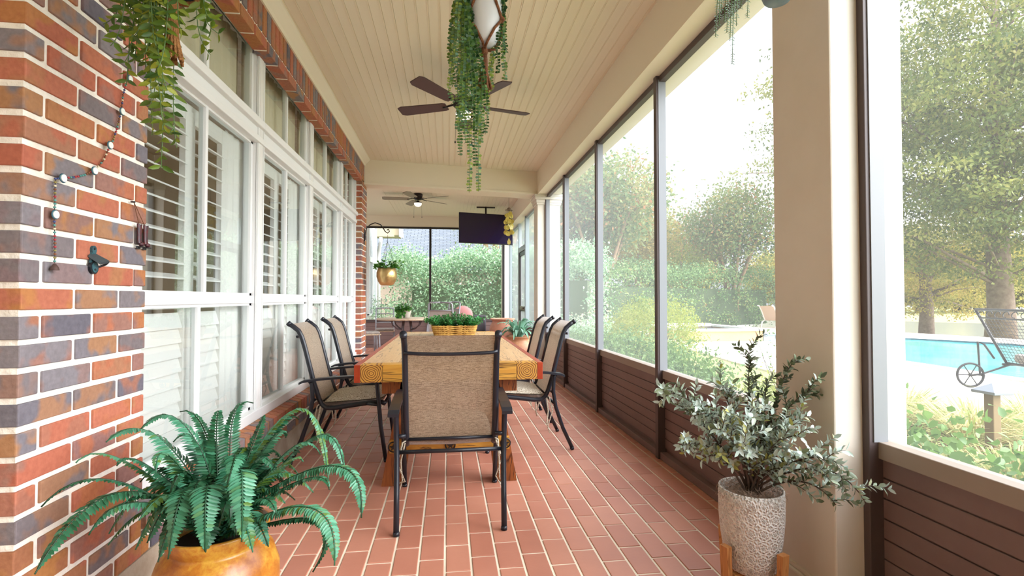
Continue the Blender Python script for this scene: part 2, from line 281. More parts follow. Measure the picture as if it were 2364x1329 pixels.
    def build(s, name, m, parent=None, loc=None, shade=None):
        me = bpy.data.meshes.new(name); V = np.concatenate(s.v); me.from_pydata(V.tolist(), [], s.f)
        ms = m if isinstance(m, (list, tuple)) else [m]
        for q in ms: me.materials.append(q)
        me.polygons.foreach_set('material_index', s.mi); me.polygons.foreach_set('use_smooth', s.sm if shade is None else [shade] * len(s.f))
        a = me.attributes.new('rnd', 'FLOAT', 'POINT'); a.data.foreach_set('value', np.concatenate(s.r).astype(np.float32))
        me.update(); o = bpy.data.objects.new(name, me); C.objects.link(o)
        if parent is not None: o.parent = parent
        if loc is not None: o.location = loc
        return o
def tag(o, label=None, cat=None, group=None, kind=None):
    if label: o['label'] = label
    if cat: o['category'] = cat
    if group: o['group'] = group
    if kind: o['kind'] = kind
    return o
def empty(name, loc=(0, 0, 0), rz=0, label=None, cat=None, group=None, kind=None):
    o = bpy.data.objects.new(name, None); C.objects.link(o); o.location = loc; o.rotation_euler = (0, 0, rz); o.empty_display_size = .1
    return tag(o, label, cat, group, kind)
def structure(g, name, m, label=None): return tag(g.build(name, m), label, None, None, 'structure')
def dup(root, loc, rz, label, group=None):
    r = root.copy(); C.objects.link(r); r.location = loc; r.rotation_euler = (0, 0, rz); r['label'] = label
    if group: r['group'] = group
    for ch in list(root.children):
        c = ch.copy(); C.objects.link(c); c.parent = r
        for q in list(ch.children):
            d = q.copy(); C.objects.link(d); d.parent = c
    return r

# ============================================================ SETTING
XW = -1.18; XG = -1.30; XR = 1.56; ZC = 3.14; ZH = 2.78; YF = 12.2; Y0 = -2.6
# floor tiles: running bond, long side along the porch
g = G(); px = .1137; py = .2285; jt = .0052
x = -.0073 - px * 12; ci = -12
g.box(-3.4, 1.76, Y0, YF + .1, -.06, -.004, .5, 1)
while x < 1.52:
    off = 2.6100 if ci % 2 == 0 else 2.7200
    y = off - py * 17
    while y < YF:
        if y + py > Y0: g.bbox(max(x + jt, XW + .0), min(x + px - jt, 1.52), y + jt, y + py - jt, -.012, .0 + random.uniform(-.0008, .0008), .003, random.random(), 0)
        y += py
    x += px; ci += 1
# wider tiles of the far room, left of the house corner
x = XW - px
while x > -3.3:
    y = 7.6
    while y < YF: g.box(x + jt, x + px - jt, y + jt, y + py - jt, -.012, 0, random.random(), 0); y += py
    x -= px
structure(g, 'floor', [M['tile'], M['grout']], 'red quarry tile floor in running bond')

# brick layer on a plane X = const facing +X
BH = .081; MJ = .018
def rough_brick(g, x0, x1, y0, y1, z0, z1):
    j = lambda: random.uniform(-.0015, .0015)
    g.bbox(x0, x1 + j(), y0 + j(), y1 + j(), z0 + j(), z1 + j(), .0035, random.random(), 0)
def brickwall(g, y0, y1, z0, z1, depth=.09, ja=1.767, jb=1.634, x1=XW):
    k = math.floor((z0 - .866) / BH)
    while .866 + BH * k < z1:
        zb = .866 + BH * k; ref = ja if k % 2 else jb; st = ref - .2165 * 40
        a = st
        while a < y1:
            p, q = max(a + MJ / 2, y0), min(a + .2165 - MJ / 2, y1)
            if q - p > .015 and zb + BH > z0: rough_brick(g, x1 - depth, x1, p, q, max(zb + MJ / 2, z0), min(zb + BH - MJ / 2, z1))
            a += .2165
        k += 1
g = G()
# near pier: face towards the porch and face towards the camera
brickwall(g, 1.555, 2.14, .15, ZC)
k = -9
while .866 + BH * k < ZC:
    zb = .866 + BH * k; xs = [XW - .09 - .2165 * i - (.108 if k % 2 == 0 else 0) for i in range(-1, 5)]
    for a in xs:
        p, q = a + MJ / 2 - .2165, a - MJ / 2
        q = min(q, XW - .0905 if k % 2 == 0 else XW - .0905)
        if q - p > .02: g.bbox(p, q, 1.555, 1.64, zb + MJ / 2, min(zb + BH - MJ / 2, ZC), .0035, random.random(), 0)
    k += 1
g.box(-2.4, XW - .008, 1.563, 2.132, 0, ZC, .5, 1)
# far side return of the pier (reveal)
g.box(XW - .2, XW - .02, 2.1, 2.139, .15, ZC, .3, 1)
# header over the windows: one stretcher course below a soldier course
a = 2.14
while a < 7.12:
    q = min(a + .2165, 7.12); g.bbox(XW - .09, XW, a + MJ / 2, q - MJ / 2, ZH, ZH + .07, .0035, random.random(), 0); a += .2165
a = 2.14
while a < 7.5:
    g.bbox(XW - .09, XW, a + MJ / 2, a + .081 - MJ / 2, ZH + .082, ZC, .0035, random.random(), 0); a += .081
g.box(XW - .085, XW - .008, 2.1, 7.5, ZH + .003, ZC, .5, 1)
g.box(-2.4, XG - .03, 2.1, 7.5, 2.93, ZC, .5, 1)
# ledge below the windows: rowlock on a stretcher course
def rowlock(a):
    V = [(XW - .13, a + .006, .33), (XW + .012, a + .006, .285), (XW + .012, a + .075, .285), (XW - .13, a + .075, .33), (XW - .13, a + .006, .375), (XW + .012, a + .006, .338), (XW + .012, a + .075, .338), (XW - .13, a + .075, .375)]
    V[0] = (XW - .13, a + .006, .26); V[1] = (XW + .012, a + .006, .25); V[2] = (XW + .012, a + .075, .25); V[3] = (XW - .13, a + .075, .26)
    g.add(V, [(0, 3, 2, 1), (4, 5, 6, 7), (0, 1, 5, 4), (1, 2, 6, 5), (2, 3, 7, 6), (3, 0, 4, 7)], random.random())
a = 2.14
while a < 7.1: rowlock(a); a += .081
brickwall(g, 2.14, 7.12, .15, .24)
g.box(-1.5, XW - .008, 2.13, 7.13, 0, .335, .5, 1)
# far pier
brickwall(g, 7.12, 7.53, 0.0, ZC)
g.box(-1.9, XW - .008, 7.128, 7.522, 0, ZC, .5, 1)
k = -11
while .866 + BH * k < ZC:      # its face looking back along the porch
    zb = .866 + BH * k
    for a in ([XW - .092] if k % 2 else [XW - .092]):
        g.bbox(a - .2, a - .004, 7.113, 7.15, max(0, zb + MJ / 2), min(zb + BH - MJ / 2, ZC), .003, random.random(), 0)
    k += 1
structure(g, 'wall_left', [M['brick'], M['mortar']], 'red and grey flashed brick wall with thick pale mortar joints')
g = G(); g.box(-2.4, XW + .004, 1.545, 7.2, -.02, .15, .5); structure(g, 'baseboard_left', M['concrete'], 'pale stained concrete curb under the brick wall')
# interior room behind the windows
g = G(); g.box(-3.9, -3.85, 2.1, 7.5, 0, 3.1, .5, 0); g.box(-3.9, XG - .2, 2.14, 7.12, -.02, .02, .5, 0); g.box(-3.9, XG - .05, 2.14, 7.12, 3.05, 3.1, .5, 1)
g.box(-3.9, -1.75, 7.13, 7.2, 0, 3.1, .5, 0); structure(g, 'wall_interior', [M['inner'], M['inceil']], 'dim beige room behind the window glass')

# ---- windows: white vinyl frames, two panes per sash, transom lights above
ZS, ZM, ZT0, ZT1, ZTop = .375, 1.15, 2.19, 2.35, 2.87
def window(i, y0, y1, label):
    t = empty('window_%d' % i, (XG, (y0 + y1) / 2, ZS)); tag(t, label, None, None, 'structure'); ox, oy, oz = t.location
    def P(g, n, m, par=None, lab=None):
        for v in g.v: v -= np.array([ox, oy, oz])
        o = g.build(n, m, par or t);
        if lab: o['label'] = lab
        return o
    x0, x1 = XG - .05, XG + .03
    g = G()
    for a, b in ((y0, y0 + .055), (y1 - .055, y1)):
        g.box(x0, x1, a, b, ZS, ZTop, .5); g.box(x1 - .002, x1 + .014, a, a + .018, ZS, ZTop, .5); g.box(x1 - .002, x1 + .014, b - .018, b, ZS, ZTop, .5)
    g.box(x0, x1 + .03, y0, y1, ZS - .02, ZS + .045, .5, bev=.004); g.box(x0, x1, y0, y1, ZTop, ZTop + .06, .5)
    P(g, 'frame', M['whitev'])
    g = G(); g.box(x0, x1 + .005, y0, y1, ZT0 + .02, ZT1 - .02, .5); g.box(x0, x1 + .028, y0, y1, ZT0 + .005, ZT0 + .045, .5, bev=.004); g.box(x0, x1 + .04, y0, y1, ZT1 - .05, ZT1, .5, bev=.006)
    P(g, 'transom', M['whitev'])
    g = G(); g.box(x0, x1 - .012, y0 + .05, y1 - .05, ZM - .028, ZM + .022, .5, bev=.003); P(g, 'meeting_rail', M['whitev'])
    ym = (y0 + y1) / 2 + .02
    for z0, z1, dy in ((ZS + .045, ZM - .025, -.06), (ZM + .02, ZT0 + .01, 0), (ZT1, ZTop, 0)):
        g = G(); g.box(x0 + .02, x1 - .02, ym - .014 + dy, ym + .014 + dy, z0, z1, .5, bev=.003)
        g.box(x0 + .02, x1 - .022, y0 + .055, y1 - .055, z0, z0 + .018, .5); g.box(x0 + .02, x1 - .022, y0 + .055, y1 - .055, z1 - .018, z1, .5)
        g.box(x0 + .02, x1 - .022, y0 + .055, y0 + .075, z0, z1, .5); g.box(x0 + .02, x1 - .022, y1 - .085, y1 - .055, z0, z1, .5)
        P(g, 'sash', M['whitev'])
        for a, b in ((y0 + .07, ym + dy), (ym + dy, y1 - .07)):
            g = G(); g.add([(XG - .006, a, z0), (XG - .006, b, z0), (XG - .006, b, z1), (XG - .006, a, z1)], [(0, 1, 2, 3)], .5); P(g, 'window_pane', M['glass'])
    # plantation shutters: open louvres above, closed below
    xs = XG - .075; n = 0
    for a, b in ((y0 + .06, ym - .03), (ym - .03, y1 - .30)):
        g = G(); pz = .075
        for q in ((a, a + .05), (b - .05, b)): g.box(xs - .015, xs + .015, q[0], q[1], ZS + .03, ZT0 - .02, .5)
        for zz in (ZS + .03, ZM - .05, ZT0 - .1): g.box(xs - .014, xs + .014, a, b, zz, zz + .09, .5)
        P(g, 'shutter_frame', M['shutter']); g = G()
        z = ZS + .14
        while z < ZT0 - .12:
            if abs(z - ZM) < .06: z += pz; continue
            op = z > ZM
            dx, dz = (.030, .012) if op else (.010, .036)
            g.prism([(xs - dx, z + dz + .004), (xs - dx, z + dz - .004), (xs + dx, z - dz - .004), (xs + dx, z - dz + .004)], a + .05, b - .05, 'y', .5); z += pz
        P(g, 'shutter_louvre', M['shutter'])
    g = G()
    g.sheet([[(XG - .10 + .010 * math.sin(kk * .9) + .004 * math.sin(kk * 2.3), y0 + .02 + kk * (y1 - y0 - .04) / 90, zz) for kk in range(91)] for zz in (ZT1 - .06, ZTop + .04)])
    P(g, 'curtain_reflection', M['curtain_reflection'])
    g = G(); g.sheet([[(XG - .062 + .004 * math.sin(kk * 1.1), y1 - .31 + kk * .3 / 20, zz) for kk in range(21)] for zz in (ZS + .02, ZT0)]); P(g, 'curtain_reflection', M['shutter'])  # pale sheet stands in for the wall reflected in the glass beside the shutters
    return t
wy = [2.14, 3.57, 4.845, 6.195, 7.12]
names = ['white framed window nearest the big brick pier, beside the garland', 'second white framed window, behind the nearer left chair', 'third white framed window, behind the farther left chair', 'farthest white framed window, beside the thin brick pier']
for i in range(4): window(i + 1, wy[i], wy[i + 1], names[i])
g = G()
for y in wy[1:-1]: g.box(XG - .05, XG + .045, y - .03, y + .03, ZS, ZTop + .04, .5, bev=.005)
g.box(XG - .05, XG + .05, 2.14, 7.12, ZTop + .0, ZTop + .06, .5); structure(g, 'trim_1', M['white'], 'white mullion posts and head casing between the windows')

# ---- ceiling: beadboard
g = G(); x = -1.17; px_ = .0795
g.box(-3.4, 1.8, Y0, YF + .3, ZC + .006, ZC + .06, .5, 0)
while x < 1.42:
    g.box(x + .001, x + px_ - .001, Y0, YF, ZC, ZC + .008, .5, 0); g.box(x + px_ - .008, x + px_ - .002, Y0, 7.5, ZC - .003, ZC + .003, .5, 1); x += px_
g.box(-3.4, XW, 7.5, YF, ZC, ZC + .008, .5, 0)
structure(g, 'ceiling', [M['cream'], M['creambead']], 'cream beadboard porch ceiling')
g = G()
g.prism([(XW, ZC - .10), (XW + .012, ZC - .10), (XW + .02, ZC - .075), (XW + .05, ZC - .045), (XW + .075, ZC - .02), (XW + .08, ZC), (XW, ZC)], Y0, 7.3, 'y', .5)
structure(g, 'trim_2', M['crown'], 'cream crown moulding along the brick header')
# outer header beam on the screen side
g = G(); g.box(1.387, 1.75, Y0, 7.62, ZH, ZC, .5); g.box(1.387, 1.75, 7.62, YF + .3, ZH, ZC, .5)
structure(g, 'trim_3', M['cream'], 'long cream header beam above the screens')
# cross beam, slightly skewed in plan as it stands
g = G()
g.add([(XW, 7.30, ZH), (1.387, 7.68, ZH), (1.387, 8.03, ZH), (XW, 7.60, ZH), (XW, 7.30, ZC), (1.387, 7.68, ZC), (1.387, 8.03, ZC), (XW, 7.60, ZC)], [(0, 3, 2, 1), (4, 5, 6, 7), (0, 1, 5, 4), (1, 2, 6, 5), (2, 3, 7, 6), (3, 0, 4, 7)], .5)
g.add([(XW, 7.285, ZH), (1.387, 7.665, ZH), (1.387, 7.68, ZH), (XW, 7.30, ZH), (XW, 7.285, ZH + .03), (1.387, 7.665, ZH + .03), (1.387, 7.68, ZH + .03), (XW, 7.30, ZH + .03)], [(0, 3, 2, 1), (4, 5, 6, 7), (0, 1, 5, 4), (1, 2, 6, 5), (2, 3, 7, 6), (3, 0, 4, 7)], .5)
structure(g, 'trim_4', M['cream'], 'cream beam crossing the ceiling before the far room')
# columns
def column(n, x0, x1, y0, y1, label, cap=False):
    g = G(); g.box(x0, x1, y0, y1, 0, ZH, .5, bev=.006)
    g.box(x0 - .022, x1 + .02, y0 - .022, y1 + .02, 0, .075, .5, bev=.008)
    g.prism([(x0 - .03, 0), (x0 - .03, .03), (x0 - .022, .035), (x0, .035), (x0, 0)], y0 - .02, y1 + .02, 'y', .5)
    g.box(x0 - .01, x1 + .01, y0 - .012, y1 + .01, .075, .092, .5, bev=.004)
    if cap:
        for d, a, b in ((.012, ZH - .16, ZH - .13), (.02, ZH - .13, ZH - .08), (.04, ZH - .08, ZH - .03), (.05, ZH - .03, ZH)): g.box(x0 - d, x1 + d, y0 - d, y1 + d, a, b, .5, bev=.004)
    structure(g, n, M['colp'], label)
column('trim_5', 1.392, 1.69, 1.66, 1.985, 'large cream square column behind the potted shrub')
column('trim_6', 1.387, 1.75, 7.66, 7.97, 'cream column with moulded capital at the cross beam', True)
column('trim_7', 1.33, 1.5, YF - .02, YF + .2, 'white corner post of the far room')
g = G(); g.box(-3.0, 1.75, Y0 - .12, Y0, -.05, ZC + .05, .5); structure(g, 'wall_back', M['cream'], 'cream end wall of the porch')
g = G(); g.box(-2.6, -2.5, Y0, 1.55, -.05, ZC + .05, .5); structure(g, 'wall_near_left', M['cream'], 'cream wall beside the near end of the porch')
# ---- screen bays
def bay(n, a, b, label, m_post='bronze', m_face='grey', wall='R', X=XR, frame0=True, frame1=True, zh=ZH, hz=.635, nb=7):
    """bay along Y at X (wall R) or along X at Y=X (wall F)"""
    t = empty('window_%d' % n, (X, (a + b) / 2, 0) if wall == 'R' else ((a + b) / 2, X, 0)); tag(t, label, None, None, 'structure'); loc = np.array(t.location)
    def bx(g, u0, u1, v0, v1, z0, z1, mi=0, bev=0):  # u along bay, v across (toward outside positive)
        if wall == 'R': g.box(X + v0, X + v1, u0, u1, z0, z1, .5, mi, bev)
        else: g.box(u0, u1, X + v0, X + v1, z0, z1, .5, mi, bev)
    def P(g, nm, m, lab=None):
        for v in g.v: v -= loc
        o = g.build(nm, m, t)
        if lab: o['label'] = lab
    g = G(); w_ = .024
    if frame0: bx(g, a, a + w_ * 2, -.055, .02, .0, zh, 0, .003)
    if frame1: bx(g, b - w_, b + w_, -.055, .02, .0, zh, 0, .003)
    for mi_, post in enumerate([1]):
        pass
    bx(g, a, b, -.03, .02, zh - .045, zh, 0, .003)
    P(g, 'screen_frame', [M[m_post]])
    g = G()
    if frame0: bx(g, a - .004, a + .002, -.038, .018, hz, zh - .03)
    if frame1: bx(g, b - w_ - .004, b - w_ + .002, -.038, .018, hz, zh - .03)
    if frame0 or frame1: P(g, 'face_strip', M[m_face])  # thin strips in the face colour on the near side of the posts
    g = G(); bx(g, a, b, -.018, .06, hz - .06, hz, 0, .003); P(g, 'chair_rail', M['railtop'] if m_post == 'bronze' else M['bronze'], 'taupe top rail')
    g = G(); bx(g, a + .01, b, .008, .03, .0, hz - .055)
    hb = (hz - .13) / nb
    for i in range(nb): bx(g, a + .012, b - .002, -.001, .009, .075 + i * hb, .075 + (i + 1) * hb - .005, 0, .0025)
    P(g, 'kick_panel', M['brown'])
    g = G(); bx(g, a, b, -.04, .05, 0, .05, 0, .004); P(g, 'bottom_rail', M['brown'])
    g = G()
    if wall == 'R': g.add([(X + .03, a, hz), (X + .03, b, hz), (X + .03, b, zh), (X + .03, a, zh)], [(0, 1, 2, 3)], .5)
    else: g.add([(a, X + .03, hz), (b, X + .03, hz), (b, X + .03, zh), (a, X + .03, zh)], [(0, 1, 2, 3)], .5)
    P(g, 'insect_screen', M['screen'])
    return t
bay(15, -2.6, -1.1, 'screened bay behind the camera', frame0=True, frame1=False)
bay(5, -1.1, .22, 'screened bay nearest the camera at far right edge', frame0=True, frame1=False)
bay(6, .22, 1.655, 'screened bay right of the large cream column', frame1=True, frame0=False)
bay(7, 1.985, 3.48, 'screened bay directly left of the large cream column', frame0=False)
bay(8, 3.48, 4.97, 'screened bay with crape myrtle view, second from the large column', frame0=False)
bay(9, 4.97, 6.42, 'screened bay behind the two right chairs', frame0=False)
bay(10, 6.42, 7.66, 'narrow screened bay next to the column with capital', frame0=False)
bay(11, 7.97, 9.7, 'screened bay of the far room beside the screen door', 'greyw', 'greyw', frame0=False)
bay(12, 10.75, YF, 'screened bay of the far room beyond the screen door', 'greyw', 'greyw', frame0=False)
bay(13, -3.3, -.41, 'left screened bay of the far wall', 'dark', 'dark', 'F', YF, frame1=True, frame0=False, zh=2.88, hz=.66, nb=5)
bay(14, -.41, 1.36, 'right screened bay of the far wall', 'dark', 'dark', 'F', YF, frame0=False, zh=2.88, hz=.66, nb=5)
g = G(); g.box(-3.4, 1.75, YF - .02, YF + .2, 2.88, ZC, .5); structure(g, 'trim_8', M['cream'], 'cream header above the far screens')
# screws on the grey face strips near the column
t = empty('door_1', (XR, 10.2, 0)); tag(t, 'grey framed screen door in the far right wall', None, None, 'structure')
g = G()
for y in (-.45, .40): g.box(-.02, .02, y, y + .07, 0, 2.13, .5)
for z in (0, .9, 2.06): g.box(-.02, .02, -.45, .47, z, z + (.3 if z == 0 else .07), .5)
g.build('door_frame', M['dark'], t)
g = G()
g.box(-.04, .03, -.53, -.46, 0, ZH, .5); g.box(-.04, .03, .48, .56, 0, ZH, .5); g.box(-.04, .03, -.5, .5, 2.14, 2.24, .5); g.build('door_jamb', M['greyw'], t)
g = G(); g.add([(0, -.4, .3), (0, .42, .3), (0, .42, 2.1), (0, -.4, 2.1)], [(0, 1, 2, 3)]); g.add([(0, -.5, 2.24), (0, .5, 2.24), (0, .5, ZH), (0, -.5, ZH)], [(0, 1, 2, 3)]); g.build('insect_screen', M['screen'], t)
g = G(); g.box(-.06, -.02, -.42, .2, .93, 1.0, .5, bev=.004); g.ball((-.08, -.38, .965), .025, 10); g.build('door_handle', mat('handle_grey', '#8a8378', .35, .6), t)

# ============================================================ DINING TABLE
t = empty('dining_table', (0.02, 3.05, 0), 0, 'long honey pine farmhouse table with reddish edges in the middle of the porch', 'table')
TX, TL, z0, z1 = .565, 3.0, .656, .76
g = G(); nb = 5; wv = (2 * TX - .07) / nb
for i in range(nb):
    a = -TX + .035 + i * wv; g = G(); g.bbox(a + .001, a + wv - .001, .10, TL - .10, z1 - .045, z1, .002); g.build('plank', M['tabletop'], t)
for y in (.0, TL - .098):
    g = G(); g.bbox(-TX + .165, TX - .165, y, y + .098, z0, z1, .002, .3, 0); o = g.build('end_board', M['tablefront'], t)
    for s in (-1, 1):
        g = G(); xa = s * (TX - .035 - .064); g.bbox(-.064, .064, 0, .098, -.052, .052, .002, .3 + .2 * s, 0)
        o = g.build('corner_block', M['endg'], t, (xa, y, (z0 + z1) / 2)); o['label'] = 'end grain block with dark rings'
for s in (-1, 1):
    g = G(); a, b = sorted((s * TX, s * (TX - .034))); g.bbox(a, b, 0, TL, z0, z1, .002, .5, 0); o = g.build('side_board', M['tablered'], t); o['label'] = 'red stained side board'
for yy in (.12, TL - .3):     # two trestles
    for s in (-1, 1):
        g = G(); g.prism([(s * .42, 0), (s * .285, 0), (s * .19, z0), (s * .30, z0)], yy, yy + .1, 'y', .3 + s * .2); g.build('leg', M['tableleg'], t)
    g = G(); g.bbox(-.37, .37, yy - .02, yy + .02, .205, .285, .003); g.build('crossbar', M['tablefront'], t)
    g = G(); g.bbox(-.42, .42, yy, yy + .1, z0 - .09, z0 - .001, .003); g.build('apron', M['tableleg'], t)
    for s in (-1, 0, 1):
        g = G(); V = []
        for k in range(10):
            rr = .024 if k % 2 == 0 else .010; V.append((rr * math.sin(k * PI / 5), rr * math.cos(k * PI / 5)))
        g.prism(V, -.012, -.004, 'y'); pts = [(.03 * math.cos(k * PI / 12), 0, .03 * math.sin(k * PI / 12)) for k in range(25)]; g.tube(pts, .004, 6)
        o = g.build('star_bolt', M['dark'], t, (s * .345, yy - .024, .245))
g = G(); g.bbox(-.045, .045, .15, TL - .2, .21, .29, .003); g.build('stretcher', M['tableleg'], t)

# ============================================================ SLING CHAIRS
prof = [(-.02, .975), (.01, .955), (.045, .925), (.065, .885), (.085, .82), (.115, .70), (.15, .56), (.185, .45), (.205, .405), (.235, .380), (.29, .378), (.42, .395), (.55, .412), (.615, .412), (.645, .400)]
def chair(loc, rz, label, group):
    t = empty('sling_chair', loc, rz, label, 'chair', group)
    w_ = .232
    g = G()
    def pr(v): return [(0, p[0], p[1]) for p in v]
    pts = prof
    rows = [[(-w_ + .008 + (2 * w_ - .016) * j / 6, p[0], p[1] - .004) for j in range(7)] for p in pts[:9]]
    g.sheet(rows); o = g.build('backrest', M['sling'], t)
    g = G(); g.sheet([[(-w_ + .008 + (2 * w_ - .016) * j / 6, p[0], p[1] - .006 - .006 * (1 - abs(j - 3) / 3)) for j in range(7)] for p in pts[8:14]]); g.build('seat', M['sling'], t)
    for s in (-1, 1):
        g = G(); g.tube([(s * w_, p[0], p[1]) for p in pts], .0155, 8, flat=1.1)
        g.build('side_frame', M['black'], t)
        g = G(); g.tube([(s * w_, -.028, .982), (s * w_, -.012, .968)], .0185, 12); g.build('end_cap', M['black'], t)
        g = G(); ax = s * .288; yy = [(.07, .566), (.10, .580), (.2, .592), (.35, .602), (.5, .606), (.59, .598)]
        top = [[(ax - .027, y, z + .008), (ax + .027, y, z + .008)] for y, z in yy]; bot = [[(ax + .027, y, z - .008), (ax - .027, y, z - .008)] for y, z in yy]
        V = []; 
        for (y, z) in yy: V += [(ax - .027, y, z - .008), (ax + .027, y, z - .008), (ax + .027, y, z + .008), (ax - .027, y, z + .008)]
        n = len(yy); Fc = [(4 * i + k, 4 * i + (k + 1) % 4, 4 * (i + 1) + (k + 1) % 4, 4 * (i + 1) + k) for i in range(n - 1) for k in range(4)] + [(3, 2, 1, 0), (4 * n - 4, 4 * n - 3, 4 * n - 2, 4 * n - 1)]
        g.add(V, Fc); g.build('arm', M['black'], t)
        g = G(); g.tube([(s * .284, .135, .582), (s * .282, .15, .555), (s * .28, .155, .45), (s * .275, .135, .33), (s * .27, .08, .17), (s * .264, .005, .012)], .0145, 8); g.tube([(s * .264, .007, .018), (s * .263, .003, 0)], .016, 8); g.build('leg', M['black'], t)
        g = G(); g.tube([(s * .284, .565, .592), (s * .284, .592, .56), (s * .282, .605, .42), (s * .28, .62, .25), (s * .277, .655, .012)], .0145, 8); g.tube([(s * .277, .654, .018), (s * .277, .658, 0)], .016, 8); g.build('leg', M['black'], t)
        for q_ in ([(s * w_, .16, .44), (s * .28, .152, .44)], [(s * w_, .5, .405), (s * .28, .607, .40)]): g = G(); g.tube(q_, .011, 8); g.build('bracket', M['black'], t)
    g = G(); g.tube([(w_ * math.cos(PI * (1 - k / 8)), .035 - .012 * math.sin(PI * k / 8), .885 - .010 * math.sin(PI * k / 8)) for k in range(9)], .009, 8)
    g.build('crossbar', M['black'], t)
    for a_, y_, z_, r_ in ((w_, .195, .412, .009), (.276, .150, .36, .011), (w_, .64, .402, .012)):
        g = G(); g.tube([(-a_, y_, z_), (a_, y_, z_)], r_, 8); g.build('crossbar', M['black'], t)
    return t
def cushion(loc, rz, label, group):
    t = empty('seat_cushion', loc, rz, label, 'cushion', group); g = G(); n = 15; rows_t = []; rows_b = []
    hw = .225
    for i in range(n + 1):
        v = -1 + 2 * i / n; rt = []; rb = []
        for j in range(n + 1):
            u = -1 + 2 * j / n; e = (1 - abs(u) ** 6) * (1 - abs(v) ** 6); e = max(e, 0) ** .5
            th = .036 * e + .007 * e * math.sin(u * 5 + v * 3) * math.cos(v * 4)
            k = 1 - .06 * (u * u * v * v); rt.append((u * hw * k, .215 + (v + 1) * .212 * k, .418 + th + .022 * (v + 1) / 2)); rb.append((u * hw * k, .215 + (v + 1) * .212 * k, .414 - .006 * e + .02 * (v + 1) / 2 - .002))
        rows_t.append(rt); rows_b.append(rb[::-1])
    g.sheet(rows_t); g.sheet(rows_b); g.build('cushion_pad', M['paisley'], t)
    for s in (-1, 1):
        for q in range(2):
            g = G(); a = random.uniform(.0, .03)
            g.tube([(s * .21, .21, .42), (s * (.238 + q * .012), .20 - q * .02, .40), (s * (.250 + a), .19 - q * .03, .30), (s * (.262 - a), .2 - q * .02, .2), (s * (.26 + a), .18 + q * .02, .13 + q * .05)], [.006, .007, .007, .006, .004], 6, flat=.5)
            g.build('tie', M['paisley'], t)
    return t
ch0 = chair((.02, 2.50, 0), 0, 'head sling chair seen from behind, back to the camera at the near table end', 'sling dining chairs')
cu0 = cushion((.02, 2.50, 0), 0, 'patterned cushion on the head chair, hidden but for its hanging ties', 'paisley seat cushions')
for (x, y, rz, lb, lc) in [(-1.085, 3.93, -PI / 2, 'sling chair on the window side nearest the fern, pulled up to the table', 'tan patterned cushion on the near window side chair'),
                       (-1.06, 4.78, -PI / 2, 'second sling chair on the window side, farther from the camera', 'patterned cushion on the farther window side chair'),
                       (.955, 4.03, PI / 2, 'nearer of the two tan sling chairs on the screen side of the table', 'grey patterned cushion with hanging ties on the near screen side chair'),
                       (.965, 4.86, PI / 2, 'farther of the two tan sling chairs on the screen side of the table', 'patterned cushion on the farther screen side chair')]:
    dup(ch0, (x, y, 0), rz, lb); dup(cu0, (x, y, .0), rz, lc)

# ============================================================ PLANT HELPERS
def unit(v): v = Vector(v); return v.normalized() if v.length > 1e-9 else Vector((0, 0, 1))
def bez(S, Mi, T, n=14):
    S, Mi, T = Vector(S), Vector(Mi), Vector(T); c = Mi * 2 - (S + T) * .5
    return [S * (1 - t) ** 2 + c * (2 * t * (1 - t)) + T * t * t for t in [i / (n - 1) for i in range(n)]]
def resample(pts, step):
    out = []; acc = 0; P = [Vector(p) for p in pts]
    for a, b in zip(P[:-1], P[1:]):
        l = (b - a).length; d = (b - a) / max(l, 1e-9)
        while acc < l: out.append((a + d * acc, d)); acc += step
        acc -= l
    return out
def frond(path, wid, tone, parent, mtl='fernleaf', name='frond'):
    g = G(); pts = resample(path, .0098); n = len(pts); P = []; D = []; NN = []; Ln = []
    for i, (p, d) in enumerate(pts):
        t = i / max(n - 1, 1); wl = wid * 1.4 * (min(1, t / .18 + .15)) * (1 - t ** 3.2) ** .8 * random.uniform(.9, 1.05)
        up = Vector((0, 0, 1)); side = d.cross(up); side = side.normalized() if side.length > .05 else Vector((1, 0, 0)); nn = side.cross(d).normalized()
        for s in (-1, 1):
            dd = side * s * .95 + d * .42 - nn * (.12 + .25 * random.random()) ; P.append(p[:]); D.append(dd[:]); NN.append(((nn + side * random.uniform(-.15, .15)))[:]); Ln.append(wl)
    rn = np.clip(tone + rng.normal(0, .13, len(P)), 0, 1)
    g.leaves(P, D, NN, np.array(Ln), .0125, 'fold', rn)
    g.tube([p for p, d in resample(path, .03)] + [path[-1]], .0022, 5, max(0, tone - .5))
    return g.build(name, M[mtl], parent)

